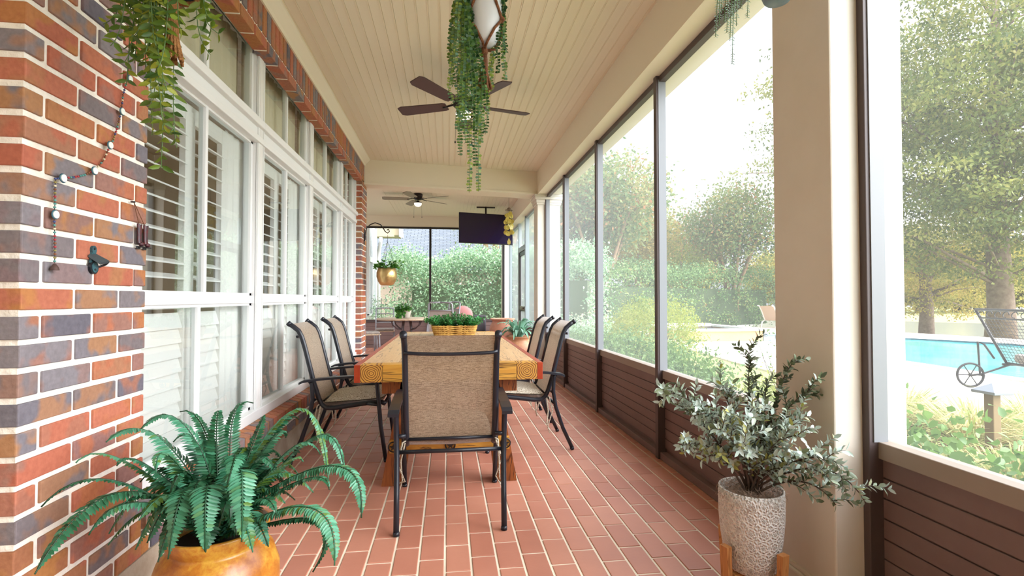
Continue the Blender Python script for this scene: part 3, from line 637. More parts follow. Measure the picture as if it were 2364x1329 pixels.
# ============================================================ FERN IN OCHRE POT
PC = Vector((-.755, 1.79, 0)); RZ = .40
t = empty('potted_fern', PC, 0, 'large green sword fern in a glazed ochre clay pot beside the brick pier, bottom left', 'plant')
g = G(); g.lathe([(a_ * .89, b_) for a_, b_ in [(.001, 0), (.13, 0), (.145, .01), (.185, .09), (.213, .18), (.212, .25), (.19, .31), (.162, .338), (.155, .345), (.158, .352), (.172, .375), (.18, .395), (.178, .402), (.168, .402), (.160, .385), (.14, .34), (.15, .30)]], seg=56)
g.build('pot', M['terra'], t)
g = G(); g.lathe([(.001, .36), (.128, .355)], seg=24); g.build('soil', M['soil'], t)
fr = [  # apex pixel, tip pixel, apex depth, tip depth, width, tone
    ((285, 1135), (80, 1325), 1.60, 1.38, .040, .35), ((270, 1110), (95, 1170), 1.62, 1.50, .020, .25), ((300, 1070), (175, 1068), 1.68, 1.60, .024, .9),
    ((330, 1160), (205, 1235), 1.60, 1.50, .042, .6), ((375, 1015), (245, 1020), 1.80, 1.66, .052, .72), ((430, 985), (325, 990), 1.86, 1.76, .045, .55),
    ((475, 1000), (415, 950), 1.92, 1.95, .032, .3), ((500, 985), (515, 965), 1.90, 1.95, .034, .2), ((535, 980), (585, 930), 1.92, 2.0, .034, .3),
    ((630, 1000), (690, 968), 1.92, 2.0, .040, .35), ((680, 945), (758, 1105), 1.95, 1.92, .024, .95), ((720, 1010), (795, 1085), 1.85, 1.82, .034, .4),
    ((755, 1075), (834, 1195), 1.72, 1.62, .048, .55), ((710, 1170), (772, 1305), 1.60, 1.50, .042, .75), ((730, 1200), (722, 1320), 1.66, 1.58, .022, .15),
    ((430, 1130), (388, 1290), 1.58, 1.50, .044, .55), ((480, 1120), (473, 1272), 1.56, 1.50, .046, .6), ((555, 1085), (558, 1250), 1.56, 1.50, .046, .7),
    ((540, 1060), (525, 1120), 1.62, 1.50, .042, .5), ((640, 1080), (700, 1065), 1.70, 1.68, .040, .95), ((665, 1040), (740, 1050), 1.78, 1.80, .034, .6),
    ((620, 1025), (660, 1010), 1.86, 1.90, .040, .55), ((350, 1080), (270, 1075), 1.68, 1.6, .040, .4), ((400, 1060), (360, 1090), 1.66, 1.55, .036, .8),
    ((460, 1030), (400, 1020), 1.80, 1.75, .034, .25), ((590, 1010), (610, 960), 1.90, 1.96, .032, .25), ((690, 1110), (760, 1130), 1.68, 1.60, .038, .3),
    ((440, 1180), (420, 1230), 1.62, 1.56, .036, .2), ((600, 1150), (640, 1190), 1.64, 1.56, .036, .2), ((520, 1150), (505, 1215), 1.60, 1.54, .034, .15)]
for (ap, tp, ya, yt, wd, tone) in fr:
    S = Vector((-.755 + random.uniform(-.05, .05), 1.79 + random.uniform(-.05, .05), .37)); A = onY(ap[0], ap[1], ya); T = onY(tp[0], tp[1], yt)
    for q in (A, T):
        q.x = max(q.x, -1.155)
    pts = [p - PC for p in bez(S, A * 1.0 + (A - (S + T) / 2) * -.0, T, 22)]
    frond(pts, wd, tone, t)
for i in range(52):
    a = random.uniform(0, 2 * PI); rr = random.uniform(.14, .30); hh = random.uniform(.08, .24)
    S = Vector((.04 * math.cos(a), .04 * math.sin(a), .37)); T = Vector((rr * math.cos(a), rr * math.sin(a), .40 + random.uniform(-.02, .16)))
    T.x = max(T.x, -.36); Mi = (S + T) / 2 + Vector((0, 0, hh * .5 + .04))
    frond(bez(S, Mi, T, 16), random.uniform(.028, .04), random.choice([.05, .15, .3, .4, .5, .9]), t)

# ============================================================ SHRUB IN WHITE EMBOSSED POT ON A STAND
SP = Vector((1.155, 1.80, 0))
def embossmat():
    m = bpy.data.materials.new('embossed_white'); m.use_nodes = True; nt = m.node_tree; b = nt.nodes['Principled BSDF']
    b.inputs['Base Color'].default_value = hx('#d3cdc6'); b.inputs['Roughness'].default_value = .7
    uv = N(nt, 'ShaderNodeUVMap', uv_map='UV'); mp = N(nt, 'ShaderNodeMapping'); mp.inputs['Scale'].default_value = (16, 6, 1); L(nt, uv.outputs[0], mp.inputs[0])
    fr_ = N(nt, 'ShaderNodeVectorMath', operation='FRACTION'); L(nt, mp.outputs[0], fr_.inputs[0]); sb = N(nt, 'ShaderNodeVectorMath', operation='SUBTRACT'); sb.inputs[1].default_value = (.5, .5, 0); L(nt, fr_.outputs[0], sb.inputs[0])
    sp = N(nt, 'ShaderNodeSeparateXYZ'); L(nt, sb.outputs[0], sp.inputs[0]); ln = N(nt, 'ShaderNodeVectorMath', operation='LENGTH'); L(nt, sb.outputs[0], ln.inputs[0])
    at = N(nt, 'ShaderNodeMath', operation='ARCTAN2'); L(nt, sp.outputs[1], at.inputs[0]); L(nt, sp.outputs[0], at.inputs[1])
    m8 = N(nt, 'ShaderNodeMath', operation='MULTIPLY'); m8.inputs[1].default_value = 8.0; L(nt, at.outputs[0], m8.inputs[0]); cs = N(nt, 'ShaderNodeMath', operation='COSINE'); L(nt, m8.outputs[0], cs.inputs[0])
    r20 = N(nt, 'ShaderNodeMath', operation='MULTIPLY'); r20.inputs[1].default_value = 26.0; L(nt, ln.outputs['Value'], r20.inputs[0]); c2 = N(nt, 'ShaderNodeMath', operation='SINE'); L(nt, r20.outputs[0], c2.inputs[0])
    mu = N(nt, 'ShaderNodeMath', operation='MULTIPLY'); L(nt, cs.outputs[0], mu.inputs[0]); L(nt, c2.outputs[0], mu.inputs[1])
    ad = N(nt, 'ShaderNodeMath', operation='ADD'); L(nt, mu.outputs[0], ad.inputs[0]); L(nt, c2.outputs[0], ad.inputs[1])
    bp = N(nt, 'ShaderNodeBump', Strength=.8, Distance=.003); L(nt, ad.outputs[0], bp.inputs['Height']); L(nt, bp.outputs[0], b.inputs['Normal']); return m
t = empty('potted_shrub', (SP.x, SP.y, .125), 0, 'grey green small leaved shrub in a white embossed pot beside the large cream column', 'plant')
prof_ = [(.001, 0), (.075, 0), (.086, .008), (.100, .06), (.110, .13), (.116, .20), (.117, .27), (.115, .305), (.110, .305), (.108, .29), (.08, .285)]
g = G(); g.lathe(prof_, seg=64); o = g.build('pot', embossmat(), t)
me = o.data; uvl = me.uv_layers.new(name='UV')
for p in me.polygons:
    us = []
    for li in p.loop_indices:
        c = me.vertices[me.loops[li].vertex_index].co; us.append([math.atan2(c.y, c.x) / (2 * PI) + .5, c.z / .3])
    if max(u[0] for u in us) - min(u[0] for u in us) > .5: us = [[u[0] + 1 if u[0] < .5 else u[0], u[1]] for u in us]
    for li, u in zip(p.loop_indices, us): uvl.data[li].uv = u
g = G(); P = []; D = []
for i in range(1500):
    a = random.uniform(0, 2 * PI); rr = .106 * math.sqrt(random.random()); P.append((rr * math.cos(a), rr * math.sin(a), .288 + random.uniform(0, .014))); D.append((random.gauss(0, 1), random.gauss(0, 1), random.gauss(0, .5)))
for i in range(60):
    a = random.uniform(0, 2 * PI); P.append((.118 * math.cos(a), .118 * math.sin(a), .285 + random.uniform(-.02, .02))); D.append((random.gauss(0, .4) * math.cos(a), random.gauss(0, .4), -1))
g.leaves(P, D, [(random.gauss(0, 1), random.gauss(0, 1), 1) for _ in P], .03, .0022, 'quad'); g.disc((0, 0, .284), .108)
tag(g.build('moss', mat('dried_moss', '#9a8272', 1), t), kind='stuff')
M['shrubleaf'] = leafmat('shrub_leaf', ['#4a5540', '#6b7856', '#93a28f', '#a9bbb2', '#b6c2ba', '#96954a'], .45, .15)
SPb = Vector((SP.x, SP.y, .125))
def branch(path, gl, gs, r0, lf=.031, step=.013, tone=.5, twigs=True, depth=0):
    gs.tube([p for p in path], [r0 * (1 - .75 * i / (len(path) - 1)) for i in range(len(path))], 6)
    pts = resample(path, step); n = len(pts); P = []; D = []; NN = []; Ln = []
    for i, (p, d) in enumerate(pts):
        tt = i / max(1, n)
        if depth == 0 and tt < .30: continue
        for s in (0, 1):
            a = i * 2.2 + s * PI + random.uniform(-.4, .4); x = d.orthogonal().normalized(); y = d.cross(x); o = x * math.cos(a) + y * math.sin(a)
            P.append(p[:]); D.append((o * .8 + d * .65 + Vector((0, 0, .1)))[:]); NN.append((d * .8 - o * .3 + Vector((random.gauss(0, .3), random.gauss(0, .3), .3)))[:]); Ln.append(lf * random.uniform(.75, 1.15))
        if twigs and depth < 1 and i % 4 == 0 and tt > .28:
            a = random.uniform(0, 2 * PI); x = d.orthogonal().normalized(); y = d.cross(x); o = x * math.cos(a) + y * math.sin(a)
            l = random.uniform(.06, .13) * (1.1 - .5 * tt); e = p + (o * .8 + d * .7 + Vector((0, 0, .15))) * l
            branch(bez(p, (p + e) / 2 + Vector((0, 0, .01)), e, 5), gl, gs, r0 * .4, lf, step, tone, True, depth + 1)
    if P: gl.leaves(P, D, NN, np.array(Ln), np.array(Ln) * .48, 'fold', np.clip(rng.normal(tone, .22, len(P)), 0, 1))
bt = [((1665, 985), (1520, 893), 1.72, 1.60, .45), ((1640, 1000), (1558, 930), 1.75, 1.66, .5), ((1650, 1040), (1572, 1030), 1.78, 1.70, .65), ((1690, 950), (1640, 880), 1.85, 1.86, .6),
      ((1730, 930), (1733, 800), 1.86, 1.92, .15), ((1790, 930), (1838, 830), 1.78, 1.72, .15), ((1800, 970), (1888, 895), 1.76, 1.70, .2), ((1790, 1010), (1868, 960), 1.72, 1.66, .55),
      ((1880, 1080), (2000, 1162), 1.62, 1.50, .5), ((1850, 1060), (1958, 1085), 1.64, 1.54, .5), ((1820, 1060), (1905, 1062), 1.68, 1.58, .6), ((1760, 980), (1770, 880), 1.82, 1.84, .35),
      ((1700, 1000), (1690, 905), 1.82, 1.84, .75), ((1720, 1010), (1740, 940), 1.70, 1.62, .7), ((1680, 1060), (1620, 1060), 1.76, 1.70, .85), ((1770, 1050), (1810, 1010), 1.7, 1.62, .6),
      ((1740, 1000), (1780, 935), 1.75, 1.68, .6), ((1700, 1030), (1655, 990), 1.7, 1.6, .65), ((1840, 1110), (1930, 1165), 1.66, 1.56, .4), ((1730, 1060), (1715, 1020), 1.7, 1.6, .8),
      ((1790, 1030), (1850, 1010), 1.68, 1.58, .55), ((1690, 985), (1600, 960), 1.74, 1.66, .6)]
for (ap, tp, ya, yt, tone) in bt:
    gl = G(); gs = G(); S = Vector((SP.x + random.uniform(-.03, .03), SP.y + random.uniform(-.03, .03), .40)); A = onY(ap[0], ap[1], ya); T = onY(tp[0], tp[1], yt)
    A.x = min(A.x, 1.36 if A.y > 1.63 else 2); T.x = min(T.x, 1.35 if T.y > 1.63 else 2)
    branch([p - SPb for p in bez(S, A, T, 12)], gl, gs, .005, tone=tone)
    st = gs.build('stem', M['twig'], t); gl.build('leaves', M['shrubleaf'], st)
st = empty('plant_stand', (SP.x, SP.y, 0), math.radians(17), 'honey wood four legged stand under the white embossed pot', 'plant stand')
M['standwood'] = woodmat('stand_wood', '#a86e3a', '#b67c46', '#8a5427', 'Z', False, .5, 1.5)
for k in range(4):
    a = k * PI / 2; g = G(); g.prism([(.104, .125), (.150, .125), (.152, .0), (.128, .0)], -.016, .016, 'y'); g.prism([(.146, .12), (.166, .12), (.166, .205), (.150, .215)], -.016, .016, 'y')
    g = G(); g.prism([(.100, .0), (.130, .0), (.146, .235), (.122, .235), (.1195, .125), (.095, .118)], -.017, .017, 'y')
    o = g.build('leg', M['standwood'], st); o.rotation_euler = (0, 0, a)
for k in range(2):
    g = G(); g.bbox(-.10, .10, -.012, .012, .085 - k * .0, .124 - k * .0, .002) if k == 0 else g.bbox(-.10, .10, -.012, .012, .083, .123, .002)
    o = g.build('crossbar', M['standwood'], st); o.rotation_euler = (0, 0, k * PI / 2)

# ============================================================ BASKET PLANTER ON THE TABLE
t = empty('basket_planter', (.075, 5.42, .76), 0, 'woven straw basket of bright green leaves standing on the long table', 'plant')
M['straw'] = mat('straw', '#c09a4c', .7, var=(25, '#8a5c22'))
g = G()
for lv in range(5):
    hw, hd = .215 + lv * .006, .085 + lv * .004
    for ph in (0, PI):
        pts = []
        for k in range(97):
            a = 2 * PI * k / 96; u = math.cos(a); v = math.sin(a); e = .45
            xx = hw * math.copysign(abs(u) ** e, u); yy = hd * math.copysign(abs(v) ** e, v); wvv = .007 * math.sin(a * 24 + ph)
            pts.append((xx * (1 + wvv * .6), yy * (1 + wvv * 2), .014 + lv * .021 + wvv))
        g.tube(pts, .0075, 6, cap=False)
g.bbox(-.20, .20, -.075, .075, 0, .01, .003); g.build('basket', M['straw'], t)
for s in (-1, 1):
    g = G(); g.tube([(s * .235, .03 * math.cos(q * PI / 6), .085 + .028 * math.sin(q * PI / 6)) for q in range(-1, 8)], .008, 6); o = g.build('basket_handle', M['terra2'], t); o['label'] = 'round basket handle'
g = G(); g.bbox(-.205, .205, -.078, .078, .07, .09, .003); g.build('soil', M['soil'], t)
M['basil'] = leafmat('bright_leaf', ['#1d5a2a', '#2c7a35', '#3b8f45', '#57a86a'], .45, .25)
gl = G(); gs = G()
for i in range(170):
    x0, y0 = random.uniform(-.20, .20), random.uniform(-.07, .07); dx = x0 * random.uniform(.3, .9) + random.gauss(0, .02); dy = y0 * 1.0 + random.gauss(0, .04); hz_ = random.uniform(.06, .165)
    S = Vector((x0, y0, .085)); T = Vector((x0 + dx * .8, y0 + dy, .085 + hz_ * (1 - .35 * abs(x0) / .2)))
    path = bez(S, (S + T) / 2 + Vector((0, 0, .02)), T, 5); gs.tube(path, .0014, 4)
    P = []; D = []; NN = []
    for j, (p, d) in enumerate(resample(path, .016)):
        for s in (0, 1):
            a = j * 1.6 + s * PI; x = d.orthogonal().normalized(); y = d.cross(x); o = x * math.cos(a) + y * math.sin(a); P.append(p[:]); D.append((o + d * .3 + Vector((0, 0, .15)))[:]); NN.append((Vector((0, 0, 1)) + o * random.gauss(0, .3))[:])
    gl.leaves(P, D, NN, .026, .017, 'fold')
gs.build('stems', M['stem'], t); gl.build('leaves', M['basil'], t)

# ============================================================ HANGING PLANTERS
M['rope'] = mat('jute_rope', '#a0703e', .9, var=(80, '#7d5128'), bump=(200, .8)); M['ropeb'] = mat('jute_rope_brown', '#8a5a3a', .9, var=(80, '#6b4128'), bump=(200, .8))
M['ivy'] = leafmat('ivy_leaf', ['#3f5a1e', '#567424', '#7a8e2a', '#3a5f2c', '#9aa238'], .45, .4)
M['pearl'] = leafmat('round_leaf', ['#1f4226', '#38602f', '#66882f', '#55806a', '#93a648'], .4, .35)
M['mist'] = leafmat('pale_leaf', ['#5f7c74', '#86a49a', '#9cb3a6'], .5, .3)
def macrame(t, c, R, hgt, z0, ztop, mr, knots=4, tassel=.2, rope=.006):
    """rope net round a pot: pot axis at c, foot at z0"""
    for k in range(knots):
        a = 2 * PI * k / knots + .5
        g = G(); b = a + PI / knots
        def on(aa, zz, rr): return (c[0] + rr * math.cos(aa), c[1] + rr * math.sin(aa), zz)
        for s in (-1, 1):
            g = G(); g.tube([on(a, z0 - .012, .008), on(a + s * .2, z0 + .0, R * .62), on(a + s * PI / knots * .55, z0 + hgt * .22, R * .93), on(a + s * PI / knots, z0 + hgt * .42, R + rope), on(a + s * PI / knots * 1.5, z0 + hgt * .7, R + rope), on(a + s * PI / knots * 2, z0 + hgt, R + rope)], rope, 7); g.build('rope', mr, t)
        g = G(); g.ball(on(a + PI / knots, z0 + hgt * .42, R + rope * 1.2), rope * 2.1, 10); g.build('knot', mr, t)
        g = G(); g.tube([on(a, z0 + hgt, R + rope), (c[0], c[1], z0 + hgt + .42)], rope, 7); g.build('rope', mr, t)
    g = G(); g.ball((c[0], c[1], z0 - .02), .018, 12, sc=(1, 1, 1.4)); g.build('knot', mr, t)
    g = G()
    for k in range(16):
        a = 2 * PI * k / 16; r1, r2 = .010, .020 + .016 * random.random(); 
        g.tube([(c[0] + r1 * math.cos(a), c[1] + r1 * math.sin(a), z0 - .03), (c[0] + r1 * 1.4 * math.cos(a), c[1] + r1 * 1.4 * math.sin(a), z0 - tassel * .6), (c[0] + r2 * math.cos(a), c[1] + r2 * math.sin(a), z0 - tassel)], .0045, 5)
    g.build('tassel', mr, t)
    g = G(); g.tube([(c[0], c[1], z0 + hgt + .42), (c[0], c[1], ztop)], rope * .9, 7); g.build('hanging_rope', mr, t)
def trail(t, path, step, ln, wd, kind, mtl, pair=True, tone=.5, jit=.2, name='vine', along=.35, sr=.0013):
    g = G(); gs = G(); gs.tube(path, sr, 5); P = []; D = []; NN = []; Ln = []
    pts = resample(path, step); n = len(pts)
    for i, (p, d) in enumerate(pts):
        a0 = (i * PI / 2 if not pair else random.uniform(-.5, .5)) + random.gauss(0, jit)
        for s in ((0, 1) if pair else (i % 2,)):
            a = a0 + s * PI; x = Vector((1, 0, 0)) - d * d.x; x = x.normalized() if x.length > .1 else Vector((0, 1, 0)); y = d.cross(x); o = x * math.cos(a) + y * math.sin(a)
            P.append(p[:]); D.append((o + d * along)[:]); NN.append((y * math.cos(a) - x * math.sin(a) + d * random.gauss(0, .35) + Vector((0, -.5, random.gauss(0, .3))))[:]); Ln.append(ln * random.uniform(.75, 1.15) * (1 - .35 * i / n))
    Ln = np.array(Ln); g.leaves(P, D, NN, Ln, Ln * wd, kind, np.clip(rng.normal(tone, .15, len(P)), 0, 1))
    st = gs.build(name, M['stem'], t); g.build('leaves', mtl, st)
# --- centre: white egg pot with round leaved strands
c = onY(1118, 50, 2.3); c0 = (0, 0)
t = empty('hanging_planter', (c.x, c.y, 2.32), 0, 'white egg shaped pot in brown macrame with long round leaved strands, hanging in the centre', 'hanging plant')
g = G(); g.lathe([(.001, 0), (.03, .002), (.055, .02), (.073, .06), (.084, .12), (.085, .18), (.078, .24), (.068, .275), (.062, .275), (.05, .25)], seg=40); g.build('pot', mat('white_ceramic', '#ccd2da', .35), t)
g = G(); g.disc((0, 0, .262), .066); g.build('soil', M['soil'], t)
macrame(t, (0, 0), .086, .26, 0, ZC - 2.32, M['ropeb'], 3, .20, .006)
str_ = [(1042, 170, .0), (1048, 240, -.05), (1055, 300, -.02), (1062, 360, .02), (1075, 330, -.06), (1083, 444, -.01), (1105, 442, -.05), (1092, 300, .03), (1098, 380, -.08), (1110, 330, 0), (1068, 260, -.1), (1120, 310, -.07), (1052, 150, -.1), (1128, 260, .02), (1164, 185, -.03), (1158, 130, 0), (1148, 170, -.04), (1136, 210, .03), (1078, 220, .06), (1088, 250, -.1), (1044, 200, .05), (1060, 280, -.07), (1100, 290, .05), (1072, 310, .06), (1113, 240, -.06), (1165, 120, .05)]
for (px_, by, dy) in str_:
    T = onY(px_, by, 2.3 + dy) - Vector((c.x, c.y, 2.32)); a = math.atan2(dy, T.x); S = Vector((.06 * math.cos(a), .06 * math.sin(a), .27)); out = max(.09, abs(T.x)) * (1 if T.x > 0 else -1)
    sx = T.x; ov = Vector((sx * .9 if abs(sx) > .07 else math.copysign(.09, sx), dy * 1.0, .25))
    path = [S, Vector((ov.x * .85, ov.y, .30)), Vector((ov.x, ov.y, .20)), Vector((sx + random.gauss(0, .006), dy, (.1 + T.z) / 2)), Vector((sx + random.gauss(0, .008), dy, T.z * .8)), T]
    path = sum([[a_ + (b_ - a_) * q for q in (0, .5)] for a_, b_ in zip(path[:-1], path[1:])], []) + [T]
    trail(t, path, .0140, .0200, .85, 'round', M['pearl'], True, random.uniform(.05, 1.0), .35, 'strand', .1)
# --- upper left: ivy in macrame by the brick pier
c = onY(398, 0, 1.55)
t = empty('hanging_planter', (c.x, c.y, c.z + .005), 0, 'trailing yellow green ivy planter in orange jute macrame, upper left by the brick', 'hanging plant')
g = G(); g.lathe([(.001, 0), (.045, .0), (.06, .012), (.075, .06), (.088, .13), (.09, .15), (.082, .15), (.075, .13)], seg=36); g.build('pot', mat('dark_pot', '#2c2f38', .3), t)
g = G(); g.disc((0, 0, .14), .08); g.build('soil', M['soil'], t)
macrame(t, (0, 0), .09, .15, 0, ZC - c.z - .005, M['rope'], 4, .185, .006)
for (mx, my, tx, ty, dy) in [(375, 150, 372, 392, -.03), (345, 90, 352, 300, .02), (300, 60, 292, 200, .0), (285, 30, 255, 110, -.05), (335, 60, 338, 205, .06), (360, 80, 385, 210, -.06), (465, 20, 505, 82, .0), (455, 50, 485, 130, .03),
                             (400, 200, 408, 345, .04), (320, 40, 310, 150, .05), (280, 10, 238, 60, .03), (345, 60, 330, 130, -.08), (385, 60, 365, 160, -.1), (305, 90, 275, 150, -.02), (365, 120, 350, 250, .05), (470, 10, 495, 50, -.04), (370, 240, 400, 300, -.04), (330, 30, 300, 90, -.06), (410, 20, 420, 70, -.1), (350, 30, 360, 110, -.09)]:
    A = onY(mx, my, 1.55 + dy) - Vector((c.x, c.y, c.z)); T = onY(tx, ty, 1.55 + dy * 1.2) - Vector((c.x, c.y, c.z)); a = math.atan2(dy, A.x); S = Vector((.075 * math.cos(a), .075 * math.sin(a), .145))
    B = Vector((A.x * .8 + S.x * .3, dy * .6 + S.y * .6, .13))
    path = [S, B] + bez(B, A, T, 8)[1:]
    trail(t, path, .026, .047, .45, 'fold', M['ivy'], True, random.uniform(.2, .9), .7, 'vine', .5)
# --- upper right: pale fern like strands under a grey blue pot
c = onY(1795, 4, 1.62)
t = empty('hanging_planter', (c.x, c.y, c.z), 0, 'grey blue hanging pot with pale feathery strands beside the large cream column', 'hanging plant')
g = G(); g.lathe([(.001, 0), (.04, 0), (.046, .008), (.06, .05), (.085, .12), (.092, .135), (.085, .135), (.07, .11)], seg=32); g.build('pot', mat('blue_grey_pot', '#6d8390', .4), t)
g = G(); g.disc((0, 0, .12), .08); g.build('soil', M['soil'], t)
for k in range(3):
    a = 2 * PI * k / 3; g = G(); g.tube([(.09 * math.cos(a), .09 * math.sin(a), .13), (0, 0, .5)], .0015, 5); g.build('hanger_wire', M['dark'], t)
g = G(); g.tube([(0, 0, .5), (0, 0, ZC - c.z)], .002, 5); g.build('hanger_wire', M['dark'], t)
for (tx, ty, dy) in [(1690, 148, 0), (1660, 60, -.04), (1652, 85, .04), (1672, 50, .05), (1700, 60, -.03), (1725, 40, .0), (1685, 95, .03), (1665, 30, 0), (1710, 20, .05), (1678, 75, -.05)]:
    T = onY(tx, ty, 1.62 + dy) - Vector((c.x, c.y, c.z)); S = Vector((-.07, dy, .13)); B = Vector((T.x * .8, dy, .16)); 
    trail(t, [S] + bez(S, B, T, 12)[1:], .0085, .017, .28, 'quad', M['mist'], True, .5, .4, 'strand', .6)

# ============================================================ THINGS ON THE BRICK PIER
XB = XW + .004
def onwall(x, y, d=.012): return onX(x, y, XW + d)
p0 = onwall(52 + 75, 405)
t = empty('beaded_garland', onwall(126, 412), 0, 'string of coloured beads and pale discs with a small bell hung on the brick pier', 'garland'); o0 = Vector(t.location)
path_px = [(299, 150), (293, 185), (284, 220), (280, 255), (272, 290), (262, 322), (250, 345), (240, 368), (228, 383), (216, 394), (195, 404), (170, 409), (143, 411), (128, 412), (127, 440), (127, 470), (125, 495), (126, 530), (127, 560), (127, 588), (126, 606)]
pth = [onwall(x, y, .010) - o0 for x, y in path_px]
g = G(); g.tube(pth, .0012, 5); g.build('cord', M['dark'], t)
bc = [mat('bead_' + n, c_, .3) for n, c_ in (('red', '#a5303a'), ('cream', '#cfc7a8'), ('brown', '#7a4a2c'), ('teal', '#4f8f88'), ('blue', '#3b4a7d'), ('olive', '#8a8248'))]
bead = []
for m_ in bc:
    g = G(); g.ball((0, 0, 0), .0042, 8, sc=(1, 1, .8)); bead.append(g.build('bead', m_, t))
used_ = 0; bp_ = resample(pth, .0108); bi = 0
for i, (p, d) in enumerate(bp_[:96]):
    if i < 6: bead[i].location = p; continue
    b = random.choice(bead).copy(); C.objects.link(b); b.parent = t; b.location = p
g = G(); V = [(0.004 + .003 * q, .0115 * math.cos(2 * PI * k / 14), .0115 * math.sin(2 * PI * k / 14)) for q in (0, 1) for k in range(14)]
g.add(V, [tuple(range(14)), tuple(range(14, 28))] + [(k, (k + 1) % 14, 14 + (k + 1) % 14, 14 + k) for k in range(14)]); dsc = g.build('disc', mat('shell_disc', '#dfe6e0', .25), t)
g = G(); g.tube([(0.003, .0125 * math.cos(2 * PI * k / 16), .0125 * math.sin(2 * PI * k / 16)) for k in range(17)], .0022, 5, cap=False); rim = g.build('disc_rim', mat('teal_rim', '#2f5a68', .4), dsc)
dpos = [(280, 257), (252, 335), (216, 394), (143, 411), (125, 495), (298, 182), (305, 118)]
for i, (x, y) in enumerate(dpos):
    if i == 0: dsc.location = onwall(x, y) - o0; continue
    b = dsc.copy(); C.objects.link(b); b.parent = t; b.location = onwall(x, y) - o0; r_ = rim.copy(); C.objects.link(r_); r_.parent = b
g = G(); pb = onwall(126, 617, .014) - o0; g.lathe([(.001, .012), (.004, .010), (.010, 0), (.012, -.008)], tuple(pb), 14); g.build('bell', mat('rusty_bell', '#5a4540', .6, .5), t)
# bottle opener
o0 = onwall(212, 600, 0); t = empty('bottle_opener', o0, 0, 'cast iron wall bottle opener with blue green patina screwed to the brick pier', 'bottle opener')
M['patina'] = mat('patina', '#3f6f78', .5, .3, var=(60, '#27343f')); M['cast'] = mat('cast_iron', '#1c2128', .45, .3)
g = G()
def rd(cy, cz, ry, rz, n=20): return [(cy + ry * math.cos(2 * PI * k / n), cz + rz * math.sin(2 * PI * k / n)) for k in range(n)]
g.prism(rd(0, .034, .011, .014), .0, .008, 'x'); g.prism([(-.009, .03), (.009, .03), (.014, -.01), (-.014, -.01)], .0, .007, 'x'); g.build('back_plate', M['patina'], t)
g = G(); g.prism(rd(0, -.025, .020, .022), .0, .009, 'x'); g.build('back_plate', M['cast'], t)
g = G(); g.prism(rd(.001, -.025, .015, .017), .009, .0105, 'x'); g.build('inlay', M['patina'], t)
g = G(); g.add([(.006, -.022, .018), (.006, .012, .022), (.034, .034, .0), (.034, -.006, -.008), (.002, -.022, .010), (.002, .012, .013), (.030, .034, -.008), (.030, -.006, -.016)], [(0, 1, 2, 3), (7, 6, 5, 4), (0, 4, 5, 1), (1, 5, 6, 2), (2, 6, 7, 3), (3, 7, 4, 0)]); g.build('cap_lifter', mat('lifter_grey', '#49565c', .45, .4), t)
g = G(); g.tube([(.030, .034, -.004), (.018, .040, -.012), (.006, .030, -.02), (.004, .015, -.022)], .0035, 6); g.build('cap_hook', M['cast'], t)
for zz in (.038, -.032): g = G(); g.ball((.009 + (.002 if zz < 0 else 0), 0, zz), .004, 8, sc=(.5, 1, 1)); g.build('screw', M['cast'], t)
# boots ornament
o0 = onwall(320, 548, 0); t = empty('boots_ornament', o0, 0, 'pair of tiny red and black cowboy boots hanging on a nail by the pier edge', 'ornament'); t.scale = (1.0, 1.9, 1.7)
M['bootred'] = mat('boot_red', '#5b1d22', .4, var=(120, '#20222c')); M['bootsole'] = mat('boot_black', '#14141c', .4)
for s in (-1, 1):
    cy = s * .0105 + .002
    g = G(); 
    secs = [(.026, .0075, .0, .0), (.018, .007, .0, 0), (.004, .006, 0, 0), (-.006, .006, 0, 0), (-.014, .0065, .002, 0)]
    V = []
    for z, r_, ox_, _ in secs: V += [(.012 + ox_ + r_ * 1.0 * math.cos(2 * PI * k / 12), cy + r_ * .95 * math.sin(2 * PI * k / 12), z + (.004 * abs(math.sin(2 * PI * k / 12)) if z > .02 else 0)) for k in range(12)]
    g.add(V, [(i * 12 + k, i * 12 + (k + 1) % 12, (i + 1) * 12 + (k + 1) % 12, (i + 1) * 12 + k) for i in range(4) for k in range(12)], smooth=True)
    g.ball((.017, cy + .002, -.016), .0065, 10, sc=(1.4, 1, .8)); g.build('boot', M['bootred'], t)
    g = G(); g.bbox(.005, .026, cy - .0055, cy + .0075, -.023, -.021, .0008); g.bbox(.005, .011, cy - .0045, cy + .005, -.027, -.022, .0008); g.build('boot_sole', M['bootsole'], t)
g = G(); pn = (onwall(309, 466, .01) - o0); pn.y /= 1.9; pn.z /= 1.7; g.tube([(.010, -.008, .026), tuple(pn), (.010, .012, .026)], .0012, 5); g.build('cord', M['ropeb'], t)
g = G(); g.tube([(0, pn.y, pn.z), (.014, pn.y, pn.z)], .002, 6); g.build('nail', M['dark'], t)

